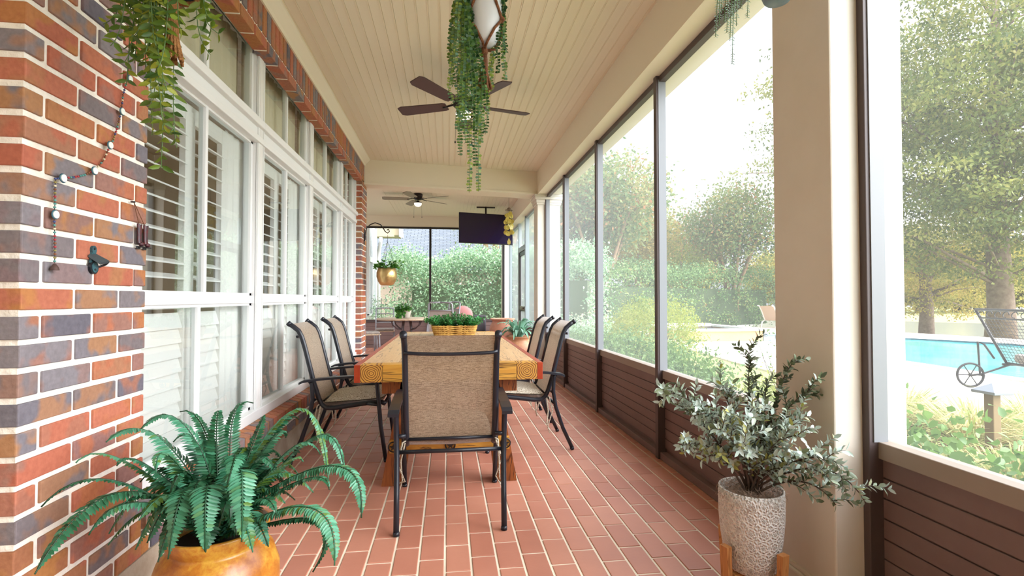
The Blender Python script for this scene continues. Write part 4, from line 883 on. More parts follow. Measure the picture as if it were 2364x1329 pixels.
# ============================================================ CEILING FANS, TV, CHIME
def fan(loc, n, R, a0, drop, label, bm, hm, globe=True, flush=True):
    t = empty('ceiling_fan', loc, 0, label, 'ceiling fan', 'ceiling fans')
    g = G()
    if flush: g.lathe([(.001, 0), (.085, 0), (.09, -.012), (.085, -.05), (.07, -.075), (.075, -.085), (.06, -.11), (.001, -.115)], seg=32)
    else: g.lathe([(.001, 0), (.065, 0), (.06, -.04), (.02, -.06), (.014, -.065), (.014, -drop + .08), (.05, -drop + .075), (.09, -drop + .05), (.095, -drop - .01), (.06, -drop - .04), (.001, -drop - .045)], seg=32)
    g.build('motor_housing', hm, t); zb = -.10 if flush else -drop
    for k in range(n):
        a = a0 + 2 * PI * k / n; g = G(); tilt = .20
        pts = [(.16, -.045), (.19, -.055), (R - .04, -.068), (R, -.05), (R, .05), (R - .04, .068), (.19, .055), (.16, .045)]
        V = [(x, y, y * tilt + .004) for x, y in pts] + [(x, y, y * tilt - .004) for x, y in pts]; m_ = len(pts)
        g.add(V, [tuple(range(m_)), tuple(range(m_, 2 * m_))[::-1]] + [(i, m_ + i, m_ + (i + 1) % m_, (i + 1) % m_) for i in range(m_)])
        b = g.build('blade', bm, t, (0, 0, zb)); b.rotation_euler = (0, 0, a)
        g = G(); g.tube([(.05, 0, .0), (.10, 0, .012), (.20, 0, -.006)], .009, 6); g.build('blade_arm', hm, b)
    if globe:
        g = G(); g.lathe([(.001, zb - .03), (.03, zb - .03), (.03, zb - .05), (.07, zb - .06), (.075, zb - .075), (.001, zb - .078)], seg=28); g.build('light_fitter', hm, t)
        g = G(); g.lathe([(.072, zb - .076), (.070, zb - .10), (.055, zb - .125), (.03, zb - .14), (.001, zb - .145)], seg=28); o = g.build('light_globe', emis('lit_globe', '#f3ead8', .35), t)
    for s in (-1, 1):
        g = G(); g.tube([(s * .07, 0, zb - .06), (s * .075, 0, zb - .33)], .0014, 5); g.ball((s * .075, 0, zb - .34), .008, 8, sc=(1, 1, 1.5)); g.build('pull_chain', M['dark'], t)
    return t
M['bladegrey'] = mat('blade_grey', '#8b8173', .5); M['bladebrown'] = mat('blade_brown', '#4a3538', .5); M['fan'] = mat('fan_bronze', '#261b1d', .35, .5)
fan((.14, 4.5, ZC), 5, .63, math.radians(158), .24, 'dark ceiling fan behind the centre hanging plant, brown blades', M['bladebrown'], M['fan'], True, False)
fan((-.56, 9.6, ZC), 5, .66, math.radians(-34), .2, 'far ceiling fan with black housing, white globe and two pull chains', M['bladegrey'], M['fan'])
tvc = onY(1122, 528, 10.7); t = empty('television', tvc, 0, 'flat black television hanging from the ceiling in the far room', 'television')
g = G(); g.bbox(-.585, .585, -.02, .02, -.335, .335, .006); o = g.build('tv_body', mat('tv_black', '#0b0b10', .35), t); o.rotation_euler = (math.radians(-9), math.radians(1.2), math.radians(6))
g = G(); g.add([(-.575, -.0215, -.32), (.575, -.0215, -.32), (.575, -.0215, .325), (-.575, -.0215, .325)], [(0, 1, 2, 3)]); s_ = g.build('tv_screen', mat('tv_glass', '#140a30', .1, spec=.6), o)
g = G(); g.tube([(0, .06, .0), (0, .06, ZC - tvc.z)], .02, 8); g.bbox(-.2, .2, .05, .07, ZC - tvc.z - .03, ZC - tvc.z, .004); g.bbox(-.12, .12, .02, .06, -.1, .1, .004); g.build('ceiling_mount', M['dark'], t)
cp = onY(1175, 485, 8.2); t = empty('wind_chime', cp, 0, 'wind chime of yellow capiz shells hanging in front of the television', 'wind chime')
g = G(); g.tube([(0, 0, .02), (0, 0, ZC - cp.z)], .0025, 5); g.build('cord', M['dark'], t)
g = G(); g.tube([(.06 * math.cos(k * PI / 8), .06 * math.sin(k * PI / 8), 0) for k in range(17)], .006, 6, cap=False); g.lathe([(.001, .05), (.02, .04), (.035, .02), (.02, .0), (.001, 0)], seg=12); g.build('top_ring', mat('chime_metal', '#7a6858', .4, .6), t)
M['capiz'] = mat('capiz', '#c9b845', .35, var=(20, '#dfd27a'))
for k in range(5):
    a = 2 * PI * k / 5 + .3; xx, yy = .05 * math.cos(a), .05 * math.sin(a)
    g = G(); g.tube([(xx, yy, 0), (xx, yy, -.42)], .0015, 4); g.build('string', M['dark'], t)
    for j in range(4):
        g = G(); V = rd(0, 0, .038, .042, 12); g.prism(V, -.0015, .0015, 'y'); o = g.build('shell', M['capiz'], t, (xx + random.gauss(0, .008), yy, -.08 - j * .10 + random.uniform(-.02, .02))); o.rotation_euler = (random.gauss(0, .3), random.gauss(0, .3), random.uniform(-.8, .8))
g = G(); g.prism([(0, .06), (.03, 0), (.025, -.04), (0, -.055), (-.025, -.04), (-.03, 0)], -.0015, .0015, 'y'); o = g.build('shell', M['capiz'], t, (0, 0, -.52)); g = G(); g.tube([(0, 0, 0), (0, 0, -.46)], .0015, 4); g.build('string', M['dark'], t)

# ============================================================ FAR ROOM
gp = onY(893, 618, 7.30)
M['hammered'] = mat('hammered_gold', '#c2a26c', .28, .75, bump=(22, .6))
t = empty('hanging_pot', (gp.x, gp.y, gp.z - .25), 0, 'round hammered gold pot with green ivy hanging from a scroll hook by the far pier', 'hanging plant')
g = G(); g.lathe([(.001, 0), (.07, 0), (.095, .012), (.125, .06), (.143, .12), (.143, .18), (.130, .225), (.118, .25), (.112, .25), (.11, .22)], seg=40); g.build('pot', M['hammered'], t)
g = G(); g.disc((0, 0, .235), .11); g.build('soil', M['soil'], t)
M['pothos'] = leafmat('pothos_leaf', ['#2c5a24', '#3f7a2f', '#5c9638', '#2a5030'], .4, .3)
g = G(); P = []; D = []; NN = []
for i in range(150):
    a = random.uniform(0, 2 * PI); rr = .15 * math.sqrt(random.random()); P.append((rr * math.cos(a), rr * math.sin(a), .25 + random.uniform(0, .11) * (1.2 - rr / .15))); D.append((math.cos(a), math.sin(a), random.uniform(-.5, .6))); NN.append((random.gauss(0, .5), -.6 + random.gauss(0, .5), 1))
g.leaves(P, D, NN, .055, .04, 'fold'); g.build('leaves', M['pothos'], t)
for tx, ty in ((936, 612), (925, 640), (905, 625), (865, 620), (930, 625)):
    T = onY(tx, ty, 7.25) - Vector(t.location); trail(t, bez((.05 * (1 if T.x > 0 else -1), -.03, .26), ((T.x) * .6, -.05, .33), T, 7), .05, .05, .75, 'fold', M['pothos'], False, .6, .5)
hk = onY(895, 537, 7.30) - Vector(t.location)
for k in range(3):
    a = 2 * PI * k / 3 + .4; g = G(); g.tube([(.12 * math.cos(a), .12 * math.sin(a), .25), (hk.x, 0, hk.z - .12)], .0025, 5); g.build('chain', M['dark'], t)
g = G(); g.tube([(hk.x, 0, hk.z - .13), (hk.x, 0, hk.z - .03)], .003, 5); g.build('chain', M['dark'], t)
hb = empty('plant_hook', (XW, 7.30, gp.z + .3), 0, 'black wrought iron scroll hook on the far brick pier', 'hook'); hl = Vector(hb.location)
g = G(); hp = [onY(x, y, 7.30) - hl for x, y in ((841, 556), (842, 540), (846, 527), (855, 518), (866, 514), (878, 518), (885, 527), (889, 534), (895, 538), (899, 534), (897, 529), (893, 531))]
hp[0].x = .012; hp[1].x = .02; g.tube(hp, .008, 7); g.build('scroll_arm', M['dark'], hb)
g = G(); g.bbox(0, .012, -.015, .015, hp[0].z - .05, hp[1].z + .08, .003); g.build('wall_plate', M['dark'], hb)
# round patio table
RT = (-.86, 10.95)
t = empty('patio_table', (RT[0], RT[1], 0), 0, 'round pale wood topped patio table with curved metal legs in the far room', 'table')
M['palewood'] = woodmat('pale_wood', '#b39f86', '#c2af96', '#8f7a62', 'X', False, .5); M['pewter'] = mat('pewter_metal', '#5d5458', .45, .3); M['greymetal'] = mat('grey_metal', '#8f9096', .45, .2)
g = G(); g.lathe([(.001, .745), (.62, .745), (.635, .735), (.635, .715), (.62, .705), (.001, .705)], seg=48); g.build('tabletop', M['palewood'], t)
for k in range(4):
    a = PI / 4 + k * PI / 2; u, v = math.cos(a), math.sin(a); g = G(); g.tube([(u * .10, v * .10, .70), (u * .13, v * .13, .5), (u * .10, v * .10, .35), (u * .16, v * .16, .15), (u * .34, v * .34, .012)], .022, 8); g.build('leg', M['pewter'], t)
    g = G(); g.tube([(u * .42, v * .42, .70), (u * .38, v * .38, .60), (u * .26, v * .26, .52), (u * .12, v * .12, .5)], .014, 8); g.build('brace', M['pewter'], t)
ip = onY(938, 725, 10.75)
t = empty('potted_ivy', (ip.x, 10.75, .745), 0, 'small whitewashed pot of dark green ivy standing on the round patio table', 'plant')
g = G(); g.lathe([(.001, 0), (.065, 0), (.075, .02), (.105, .16), (.108, .17), (.10, .17), (.09, .15)], seg=28); g.build('pot', mat('whitewash', '#c6bfb4', .7, var=(12, '#a89f94')), t)
g = G(); P = []; D = []; NN = []
for i in range(230):
    a = random.uniform(0, 2 * PI); rr = .14 * math.sqrt(random.random()); zz = .16 + random.uniform(0, .14) * (1.2 - rr / .15); P.append((rr * math.cos(a) - .06, rr * math.sin(a) - .04, zz)); D.append((math.cos(a), math.sin(a), random.uniform(-.6, .8))); NN.append((random.gauss(0, .5), -.6, 1))
for i in range(60): P.append((-.12 + random.gauss(0, .04), -.12 + random.gauss(0, .02), random.uniform(.02, .2))); D.append((random.gauss(0, .5), -.3, -1)); NN.append((0, -1, .3))
g.leaves(P, D, NN, .06, .045, 'fold'); g.build('leaves', M['pothos'], t)
def slat_chair(loc, rz, label, tone='greymetal'):
    t = empty('patio_chair', loc, rz, label, 'chair', 'grey metal patio chairs')
    for s in (-1, 1):
        g = G(); g.tube([(s * .2, -.06, 0), (s * .2, .0, .25), (s * .2, .03, .45), (s * .2, -.02, .75), (s * .19, -.07, .93)], .015, 7); g.build('leg', M[tone], t)
        g = G(); g.tube([(s * .21, .42, 0), (s * .21, .40, .44)], .015, 7); g.build('leg', M[tone], t)
    for z, y in ((.93, -.07), (.80, -.035), (.60, .01), (.70, -.01)):
        g = G(); g.tube([(-.2, y, z), (-.1, y - .02, z + .012), (.1, y - .02, z + .012), (.2, y, z)], .012 if z < .9 else .016, 7); g.build('back_rail', M[tone], t)
    g = G(); g.bbox(-.22, .22, .0, .44, .42, .445, .006); g.build('seat', M['palewood'], t)
    return t
def pad(loc, rz, label):
    t = empty('chair_pad', loc, rz, label, 'cushion', 'grey patio chair pads'); g = G(); g.bbox(-.2, .2, .02, .42, 0, .045, .02); g.build('pad', mat('pad_grey', '#a9a29c', .9, var=(30, '#8b847e')), t); return t
spots = [((-1.80, 10.45), -PI / 2 + .25, 'grey patio chair beside the far brick pier, seen from the side', 'grey chair pad on the patio chair beside the pier'),
         ((-1.42, 11.75), PI + .1, 'grey ladder back patio chair behind the round table, left', 'pale chair pad on the ladder back chair behind the round table')]
sc0 = None
for (xy, rz, lb, lp) in spots:
    if sc0 is None: sc0 = slat_chair((xy[0], xy[1], 0), rz, lb); pd0 = pad((xy[0], xy[1], .446), rz, lp)
    else: dup(sc0, (xy[0], xy[1], 0), rz, lb); dup(pd0, (xy[0], xy[1], .446), rz, lp)
# tall framed grey chairs right of the round table
def framed_chair(loc, rz, label):
    t = empty('patio_chair', loc, rz, label, 'chair', 'framed sling patio chairs')
    for s in (-1, 1):
        g = G(); g.tube([(s * .24, -.10, 0), (s * .25, .0, .3), (s * .25, .0, .6), (s * .23, -.06, 1.05), (s * .20, -.065, 1.08), (0, -.065, 1.085)], .017, 7); g.build('leg', M['greymetal'], t)
        g = G(); g.tube([(s * .25, .02, .62), (s * .26, .25, .64), (s * .26, .45, .60), (s * .26, .48, .3), (s * .26, .5, 0)], .016, 7); g.build('leg', M['greymetal'], t)
    g = G(); g.sheet([[(-.235, y, z), (.235, y, z)] for y, z in ((-.04, .92), (.0, .6), (.03, .42), (.2, .41), (.45, .43))]); g.build('sling', mat('sling_grey', '#a39c96', .7), t)
    for z, y in ((.93, -.045),): g = G(); g.tube([(-.24, y, z), (.24, y, z)], .012, 6); g.build('back_rail', M['greymetal'], t)
    return t
a_ = framed_chair((-.12, 9.75, 0), -.25, 'grey framed patio chair right of the round table, nearer the camera')
dup(a_, (.10, 10.75, 0), PI / 2 + .5, 'grey framed patio chair right of the round table, behind the nearer one')
lv = empty('lounge_chair', (.54, 11.35, 0), 0, 'dark low lounge chair against the far screen holding a pink pillow', 'chair')
g = G(); g.bbox(-.35, .35, -.3, .3, .28, .40, .03); g.build('seat', mat('grey_cushion', '#7d7a7c', .9), lv)
g = G(); g.bbox(-.35, .35, .24, .36, .38, .78, .03); g.build('backrest', mat('dark_cushion', '#4a464c', .9), lv)
for sx in (-1, 1):
    for sy in (-1, 1): g = G(); g.tube([(sx * .3, sy * .26, 0), (sx * .3, sy * .26, .29)], .018, 7); g.build('leg', M['dark'], lv)
pp = onY(1078, 725, 11.3); g = G(); g.ball((0, 0, 0), .22, 20, sc=(1, .28, .9)); o = g.build('pillow', mat('pink_fabric', '#c98d8c', .85), None, (.36, 11.44, .80)); o.rotation_euler = (.2, math.radians(28), .1)
tag(o, 'pink pillow propped on the lounge chair by the far screen', 'pillow')
# clay pots by the cross beam column
p_ = (1.0, 7.05)
t = empty('potted_dracaena', (p_[0], p_[1], 0), 0, 'striped pale green leafy plant in a tall terracotta urn near the capital column', 'plant')
g = G(); g.lathe([(.001, 0), (.12, 0), (.14, .02), (.19, .15), (.225, .30), (.225, .42), (.19, .52), (.155, .565), (.165, .60), (.185, .62), (.175, .625), (.15, .60)], seg=44); g.build('pot', M['terra2'], t)
g = G(); g.disc((0, 0, .6), .155); g.build('soil', M['soil'], t)
M['stripe'] = leafmat('striped_leaf', ['#4f7f60', '#7fae95', '#9cc4b0', '#6fa08a'], .45, .25)
for i in range(46):
    a = random.uniform(0, 2 * PI); el = random.uniform(0, 1); R_ = .12 + .16 * (1 - el * .6) * random.uniform(.8, 1.2); S = Vector((.05 * math.cos(a), .05 * math.sin(a), .60)); T = Vector((R_ * math.cos(a), R_ * math.sin(a), .56 + .30 * el)); Mi = (S + T) / 2 + Vector((0, 0, .10))
    pth = bez(S, Mi, T, 9); g = G(); wd = .026; rows = []
    for j, p in enumerate(pth):
        u = j / 8; d = (pth[min(j + 1, 8)] - pth[max(j - 1, 0)]).normalized(); sd_ = d.cross(Vector((0, 0, 1))); sd_ = sd_.normalized() if sd_.length > .05 else Vector((1, 0, 0)); ww = wd * (math.sin(PI * (u * .92 + .06)) ** .7); up_ = sd_.cross(d)
        rows.append([p - sd_ * ww + up_ * .006, p - up_ * .002, p + sd_ * ww + up_ * .006])
    g.sheet([[tuple(q) for q in r_] for r_ in rows], r=random.random()); g.build('leaf', M['stripe'], t)
for (tx, ty) in ((1240, 760), (1238, 745), (1150, 770), (1148, 748)):
    T = onY(tx, ty, 6.95) - Vector(t.location); S = Vector((0, 0, .62)); g = G(); pth = bez(S, (S + T) / 2 + Vector((0, 0, .09)), T, 9); rows = []
    for j, p in enumerate(pth):
        u = j / 8; ww = .036 * (math.sin(PI * (u * .92 + .06)) ** .6); rows.append([tuple(p + Vector((0, -ww, .0))), tuple(p + Vector((0, 0, .008))), tuple(p + Vector((0, ww, 0)))])
    g.sheet(rows, r=random.random()); g.build('leaf', M['stripe'], t)
p_ = onY(1160, 737, 11.2)
t = empty('clay_pot', (p_.x, 11.2, 0), 0, 'big pinkish terracotta pot with rolled rim by the far screen corner', 'pot')
g = G(); g.lathe([(.001, 0), (.16, 0), (.2, .05), (.28, .28), (.30, .42), (.28, .55), (.23, .64), (.225, .66), (.27, .68), (.285, .70), (.27, .715), (.24, .70), (.20, .62)], seg=44); g.build('pot_body', M['terra3'], t)

# ============================================================ OUTSIDE
GZ = -.15
def hgt(x, y):
    d = x * .78 + y * .62; k = min(max((d - 22.5) / 5, 0), 1) * (1 if x > 8 else max(0, (x - 4) / 4)); return GZ - 1.35 * k * k * (3 - 2 * k)
g = G(); nx, ny = 70, 60; rows = []
xs_ = [1.78 + (i / nx) ** 1.6 * 150 for i in range(nx + 1)]; ys_ = [-10 + (j / ny) ** 1.4 * 160 for j in range(ny + 1)]
g.sheet([[(x, y, hgt(x, y)) for x in xs_] for y in ys_])
g.sheet([[(x, y, GZ) for x in (-12, 1.78)] for y in (YF + .25, 60)])
def groundmat():
    m = bpy.data.materials.new('ground'); m.use_nodes = True; nt = m.node_tree; b = nt.nodes['Principled BSDF']; t = N(nt, 'ShaderNodeTexCoord')
    n = N(nt, 'ShaderNodeTexNoise', Scale=.35, Detail=8.0, Roughness=.7); L(nt, t.outputs['Object'], n.inputs['Vector'])
    r = ramp(nt, [(.3, '#7b6a50'), (.45, '#8f8a58'), (.55, '#8d9a55'), (.75, '#a9a877')]); L(nt, n.outputs['Fac'], r.inputs[0]); L(nt, r.outputs[0], b.inputs['Base Color']); b.inputs['Roughness'].default_value = 1
    return m
structure(g, 'ground', groundmat(), 'mulch and lawn outside the porch')
# pool deck, pool
M['deck'] = mat('deck_concrete', '#d9d0c2', .85, var=(2.5, '#cdc2b0')); M['coping'] = mat('coping_stone', '#dcd6cc', .7, var=(8, '#c9c1b4'))
pool = [(8.95, 2.0), (8.93, 5.0), (8.95, 6.8), (9.15, 9.1), (9.25, 11.0), (9.4, 13.2), (10.6, 14.8), (12.6, 15.1), (14.5, 14.3), (15.4, 12.6), (15.7, 10.5), (15.6, 7.5), (15.0, 4.0), (13.5, 2.2), (11, 1.5)]
def inset(P, d):
    cx = sum(p[0] for p in P) / len(P); cy = sum(p[1] for p in P) / len(P)
    return [(cx + (x - cx) * (1 + d / math.hypot(x - cx, y - cy)), cy + (y - cy) * (1 + d / math.hypot(x - cx, y - cy))) for x, y in P]
g = G(); outer = [(5.6, -1.5), (5.5, 4.5), (5.7, 9.0), (6.4, 14.5), (7.6, 19.5), (11.5, 22), (15.6, 20.6), (17.6, 16), (18.2, 11), (18.0, 5), (16, 0), (11, -2)]
# deck as a ring between the pool edge and the outer line
no = 48
def samp(P, n, c=(12.2, 8.4)):
    out = []
    for k in range(n):
        a = 2 * PI * k / n; dx, dy = math.cos(a), math.sin(a); best = 0
        for i in range(len(P)):
            x1, y1 = P[i][0] - c[0], P[i][1] - c[1]; x2, y2 = P[(i + 1) % len(P)][0] - c[0], P[(i + 1) % len(P)][1] - c[1]; ex, ey = x2 - x1, y2 - y1; den = dx * ey - dy * ex
            if abs(den) < 1e-9: continue
            t_ = (x1 * ey - y1 * ex) / den; u_ = (x1 * dy - y1 * dx) / den
            if t_ > 0 and -1e-6 <= u_ <= 1 + 1e-6: best = max(best, t_)
        out.append((c[0] + dx * best, c[1] + dy * best))
    return out
pi_ = samp(pool, no); pc_ = inset(pi_, .28); po_ = samp(outer, no)
V = [(x, y, GZ + .03) for x, y in pc_] + [(x, y, GZ + .03) for x, y in po_] + [(x, y, GZ - 1.0) for x, y in po_]
g.add(V, [(k, (k + 1) % no, no + (k + 1) % no, no + k) for k in range(no)] + [(no + k, no + (k + 1) % no, 2 * no + (k + 1) % no, 2 * no + k) for k in range(no)])
structure(g, 'pool_deck', M['deck'], 'pale concrete pool deck')
t = empty('swimming_pool', (12.2, 8.4, GZ), 0, 'turquoise swimming pool with pale stone coping outside the screens', 'pool')
g = G(); o_ = lambda P, z: [(x - 12.2, y - 8.4, z) for x, y in P]
V = o_(pc_, .06) + o_(pi_, .06) + o_(pi_, -.02) + o_(pc_, .0)
g.add(V, [(k, (k + 1) % no, no + (k + 1) % no, no + k) for k in range(no)] + [(no + k, no + (k + 1) % no, 2 * no + (k + 1) % no, 2 * no + k) for k in range(no)] + [(3 * no + k, 3 * no + (k + 1) % no, (k + 1) % no, k) for k in range(no)]); g.build('coping', M['coping'], t)
g = G(); V = o_(pi_, .05) + o_(inset(pi_, -.03), -.02); 
g.add(o_(inset(pi_, -.004), .055) + o_(inset(pi_, -.004), .012), [(k, (k + 1) % no, no + (k + 1) % no, no + k) for k in range(no)]); o = g.build('waterline_tile', mat('pool_tile', '#4a6a78', .3, var=(6, '#38525f')), t)
wm = mat('pool_water', '#4fb9b9', .06, spec=.5, bump=(3, .25), var=(.8, '#7fd0cc'))
g = G(); g.add(o_(pi_, .010), [tuple(range(no))]); g.build('water', wm, t)
# raised spa
t = empty('raised_spa', (8.35, 15.2, GZ), 0, 'low raised spa with tan stone wall and white coping at the pool corner', 'spa')
M['stone'] = mat('tan_stone', '#c9a670', .8, var=(1.5, '#b8926a'), bump=(12, .5))
g = G(); g.box(-1.3, 1.15, -1.1, -.9, 0, .33); g.box(-1.3, -1.1, -.9, 1.5, 0, .33); g.box(.95, 1.15, -.9, 1.5, 0, .33); g.box(-1.3, 1.15, 1.5, 1.7, 0, .33); g.build('spa_wall', M['stone'], t)
g = G(); g.bbox(-1.36, 1.2, -1.16, -.84, .33, .40, .01); g.bbox(-1.36, -1.04, -.84, 1.76, .33, .40, .01); g.bbox(.9, 1.2, -.84, 1.76, .33, .40, .01); g.bbox(-1.04, .9, 1.44, 1.76, .33, .44, .01); g.build('coping', M['coping'], t)
g = G(); g.box(-1.1, .95, -.9, 1.5, .0, .29); g.build('water', mat('spa_water', '#5b7684', .1), t)
g = G(); g.box(1.16, 1.9, -1.12, -1.0, 0, .20); g.box(1.16, 1.9, -1.14, -.98, .2, .25); g.build('spillway', mat('spill_tile', '#8fa6b4', .3, var=(8, '#7892a2')), t)
# beige pool chaise
t = empty('pool_chaise', (14.1, 20.3, GZ + .03), math.radians(25), 'beige sling chaise with white frame beyond the spa by the fence', 'chaise longue')
M['wf'] = mat('white_frame', '#dedad2', .5); M['beigesl'] = mat('beige_sling', '#c3a48c', .8)
for s in (-1, 1):
    g = G(); g.tube([(-.55, s * .32, .98), (-.42, s * .32, .96), (-.25, s * .32, .75), (-.02, s * .32, .36), (.1, s * .32, .33), (1.3, s * .32, .34)], .03, 7); g.build('side_frame', M['wf'], t)
    for xx in (-.1, 1.1): g = G(); g.tube([(xx - .22, s * .32, 0), (xx - .1, s * .33, .26), (xx + .1, s * .33, .34)], .03, 7); g.build('leg', M['wf'], t)
    g = G(); g.tube([(-.12, s * .34, .5), (.2, s * .36, .62), (.6, s * .36, .55), (.7, s * .34, .34)], .028, 7); g.build('arm', M['wf'], t)
g = G(); g.sheet([[(x, -.31, z), (x, .31, z)] for x, z in ((-.55, .97), (-.42, .95), (-.25, .74), (-.02, .35), (.1, .32), (1.3, .33))]); g.build('sling', M['beigesl'], t)
# wrought iron double chaise near the path
O = onZ(2278, 895, GZ + .03)
t = empty('iron_chaise', (O.x, O.y, GZ + .03), math.radians(-108), 'black wrought iron chaise with wheels and mesh back on the deck, right edge', 'chaise longue')
M['iron'] = mat('wrought_iron', '#2e2a2d', .5)
# local x: width (towards camera right), y: length (away to the right)
W_ = 1.35
g = G(); g.tube([(0, .25, .36), (0, -.12, 1.12)], .018, 7); g.tube([(W_, .25, .36), (W_, -.12, 1.12)], .018, 7); g.tube([(0, -.12, 1.12), (W_, -.12, 1.12)], .018, 7); g.tube([(0, .25, .36), (W_, .25, .36)], .018, 7); g.tube([(0, -.07, 1.0), (W_, -.07, 1.0)], .012, 7)
g.build('back_frame', M['iron'], t)
g = G()
for k in range(22):
    x = W_ * k / 21; g.tube([(x, .25, .36), (x, -.07, 1.0)], .003, 4, cap=False)
for k in range(16):
    u = k / 15; g.tube([(0, .25 - .32 * u, .36 + .64 * u), (W_, .25 - .32 * u, .36 + .64 * u)], .003, 4, cap=False)
tag(g.build('mesh_back', M['iron'], t), kind='stuff')
g = G()
for k in range(9):
    x = .08 + k * (W_ - .16) / 8; g.tube([(x + .05 * math.cos(q), -.10 + .012 * math.sin(q), 1.06 + .04 * math.sin(q)) for q in [i * PI / 5 for i in range(9)]], .006, 5)
tag(g.build('scroll_work', M['iron'], t), kind='stuff')
g = G(); g.tube([(0, .2, .34), (0, 1.9, .34)], .018, 7); g.tube([(W_, .2, .34), (W_, 1.9, .34)], .018, 7); g.tube([(0, 1.9, .34), (W_, 1.9, .34)], .018, 7); g.build('seat_frame', M['iron'], t)
for x in (0, W_):
    g = G(); g.tube([(x, 1.8, .34), (x, 1.75, 0)], .016, 7); g.build('leg', M['iron'], t)
    g = G(); g.tube([(x, .1, .42), (x, -.02, .62), (x, -.1, .66), (x, -.08, .2), (x, -.05, .17)], .014, 7); g.build('arm', M['iron'], t)
    g = G(); g.tube([(x, .3, .34), (x, -.05, .2), (x, -.2, .17)], .014, 7); g.build('leg', M['iron'], t)
    g = G(); g.tube([(x, -.2 + .165 * math.cos(q * PI / 14), .18 + .165 * math.sin(q * PI / 14)) for q in range(29)], .016, 7, cap=False)
    for q in range(6): a = q * PI / 3; g.tube([(x, -.2, .18), (x, -.2 + .16 * math.cos(a), .18 + .16 * math.sin(a))], .007, 5)
    g.ball((x, -.2, .18), .025, 8); g.build('wheel', M['iron'], t)
g = G(); g.bbox(.04, W_ - .04, .3, 1.85, .37, .50, .04); o = g.build('chaise_cushion', mat('chevron_fabric', '#b0a79c', .9, var=(30, '#7d746c')), None, t.location); o.rotation_euler = t.rotation_euler
tag(o, 'grey woven cushion lying on the black wrought iron chaise', 'cushion')
# path light
O = onX(2290, 893, 3.0); t = empty('path_light', (O.x, O.y, GZ), 0, 'square garden post light with grey pyramid cap among the grasses', 'path light')
zc_ = O.z - GZ
g = G(); q = .062; g.add([(-q, -q, zc_ - .02), (q, -q, zc_ - .02), (q, q, zc_ - .02), (-q, q, zc_ - .02), (0, 0, zc_ + .022)], [(0, 1, 4), (1, 2, 4), (2, 3, 4), (3, 0, 4), (3, 2, 1, 0)]); g.bbox(-q, q, -q, q, zc_ - .035, zc_ - .018, .003); g.build('cap', mat('pewter_cap', '#7f868f', .5, .2), t)
g = G(); g.bbox(-.025, .025, -.025, .025, 0, zc_ - .03, .004); g.build('post', mat('post_tan', '#7d6844', .7), t)
# iron pool fence
t = empty('pool_fence', (24, 15, 0), 0, 'black iron picket fence between the pool and the pond', 'fence')
g = G(); g2 = G(); A_, B_ = Vector((15, 24, 0)), Vector((27, 10.5, 0)); nf = 150; 
for k in range(nf + 1):
    p = A_.lerp(B_, k / nf) - Vector((24, 15, 0)); zt = -.42; zb = -1.5; m_ = k % 15 == 0
    rr = .045 if m_ else .018
    (g2 if m_ else g).tube([(p.x, p.y, zb), (p.x, p.y, zt + (.08 if m_ else 0))], rr, 5)
for z in (-.58, -1.3): g.tube([tuple(A_ - Vector((24, 15, 0)) + Vector((0, 0, z))), tuple(B_ - Vector((24, 15, 0)) + Vector((0, 0, z)))], .03, 5)
tag(g.build('pickets', M['iron'], t), kind='stuff'); g2.build('fence_posts', M['iron'], t)
# pond
g = G(); g.add([(14, 140, -1.45), (22, 36, -1.45), (33, 17, -1.45), (60, 4, -1.45), (140, 14, -1.45), (120, 80, -1.45)], [(0, 1, 2, 3, 4, 5)])
g = G(); g.add([(18, 75, -1.44), (20, 36, -1.44), (31, 18, -1.44), (60, 6, -1.44), (75, 20, -1.44), (45, 62, -1.44)], [(0, 1, 2, 3, 4, 5)]); structure(g, 'pond', mat('pond_water', '#8d8f80', .15, bump=(2, .2)), 'pond behind the pool fence')

# ---- vegetation generators
def blobs(c, r, n, fill=.55):
    c = np.array(c); r = np.array(r); v = rng.normal(size=(n, 3)); v /= np.linalg.norm(v, axis=1, keepdims=True); rad = fill + (1 - fill) * rng.random((n, 1)) ** .7; return c + v * rad * r
def foliage(parent, name, m, centres, per, spread, ln, wd, tone=(.5, .25), droop=0, flat=1.0, grp=.18, kind='quad'):
    n = len(centres) * per; C_ = np.repeat(centres, per, axis=0); P = C_ + rng.normal(size=(n, 3)) * np.array([spread, spread, spread * flat])
    D = rng.normal(size=(n, 3)) + np.array([0, 0, -droop]); Nn = rng.normal(size=(n, 3)) + np.array([0, 0, .8])
    tn = np.repeat(rng.normal(tone[0], grp, len(centres)), per) + rng.normal(0, tone[1] * .5, n)
    g = G(); g.leaves(P, D, Nn, ln * rng.uniform(.7, 1.3, n), wd * rng.uniform(.7, 1.3, n), kind, np.clip(tn, 0, 1)); return g.build(name, m, parent)
def shrubby(name, loc, r, m, ncl, per, ln, label, cat, group=None, spread=.12, fill=.6, base=GZ, tone=(.5, .25), stems=True, wd=None, kind='quad'):
    t = empty(name, (loc[0], loc[1], base), 0, label, cat, group)
    cs = blobs((0, 0, r[2] * .55), (r[0], r[1], r[2] * .55), ncl, fill); cs[:, 2] = np.abs(cs[:, 2]) + .03
    foliage(t, 'foliage', m, cs, per, spread, ln, wd or ln * .5, tone, kind=kind)
    if stems:
        for k in range(4):
            g = G(); a = random.uniform(0, 2 * PI); g.tube([(.04 * math.cos(a), .04 * math.sin(a), -.03), (r[0] * .35 * math.cos(a), r[1] * .35 * math.sin(a), r[2] * .6)], [.015, .006], 5); g.build('stem', M['twig'], t)
    return t
M['lf_hedge'] = leafmat('hedge_leaf', ['#56774a', '#6d8f58', '#88a868', '#a3b878', '#bb8a60'], .4, .3)
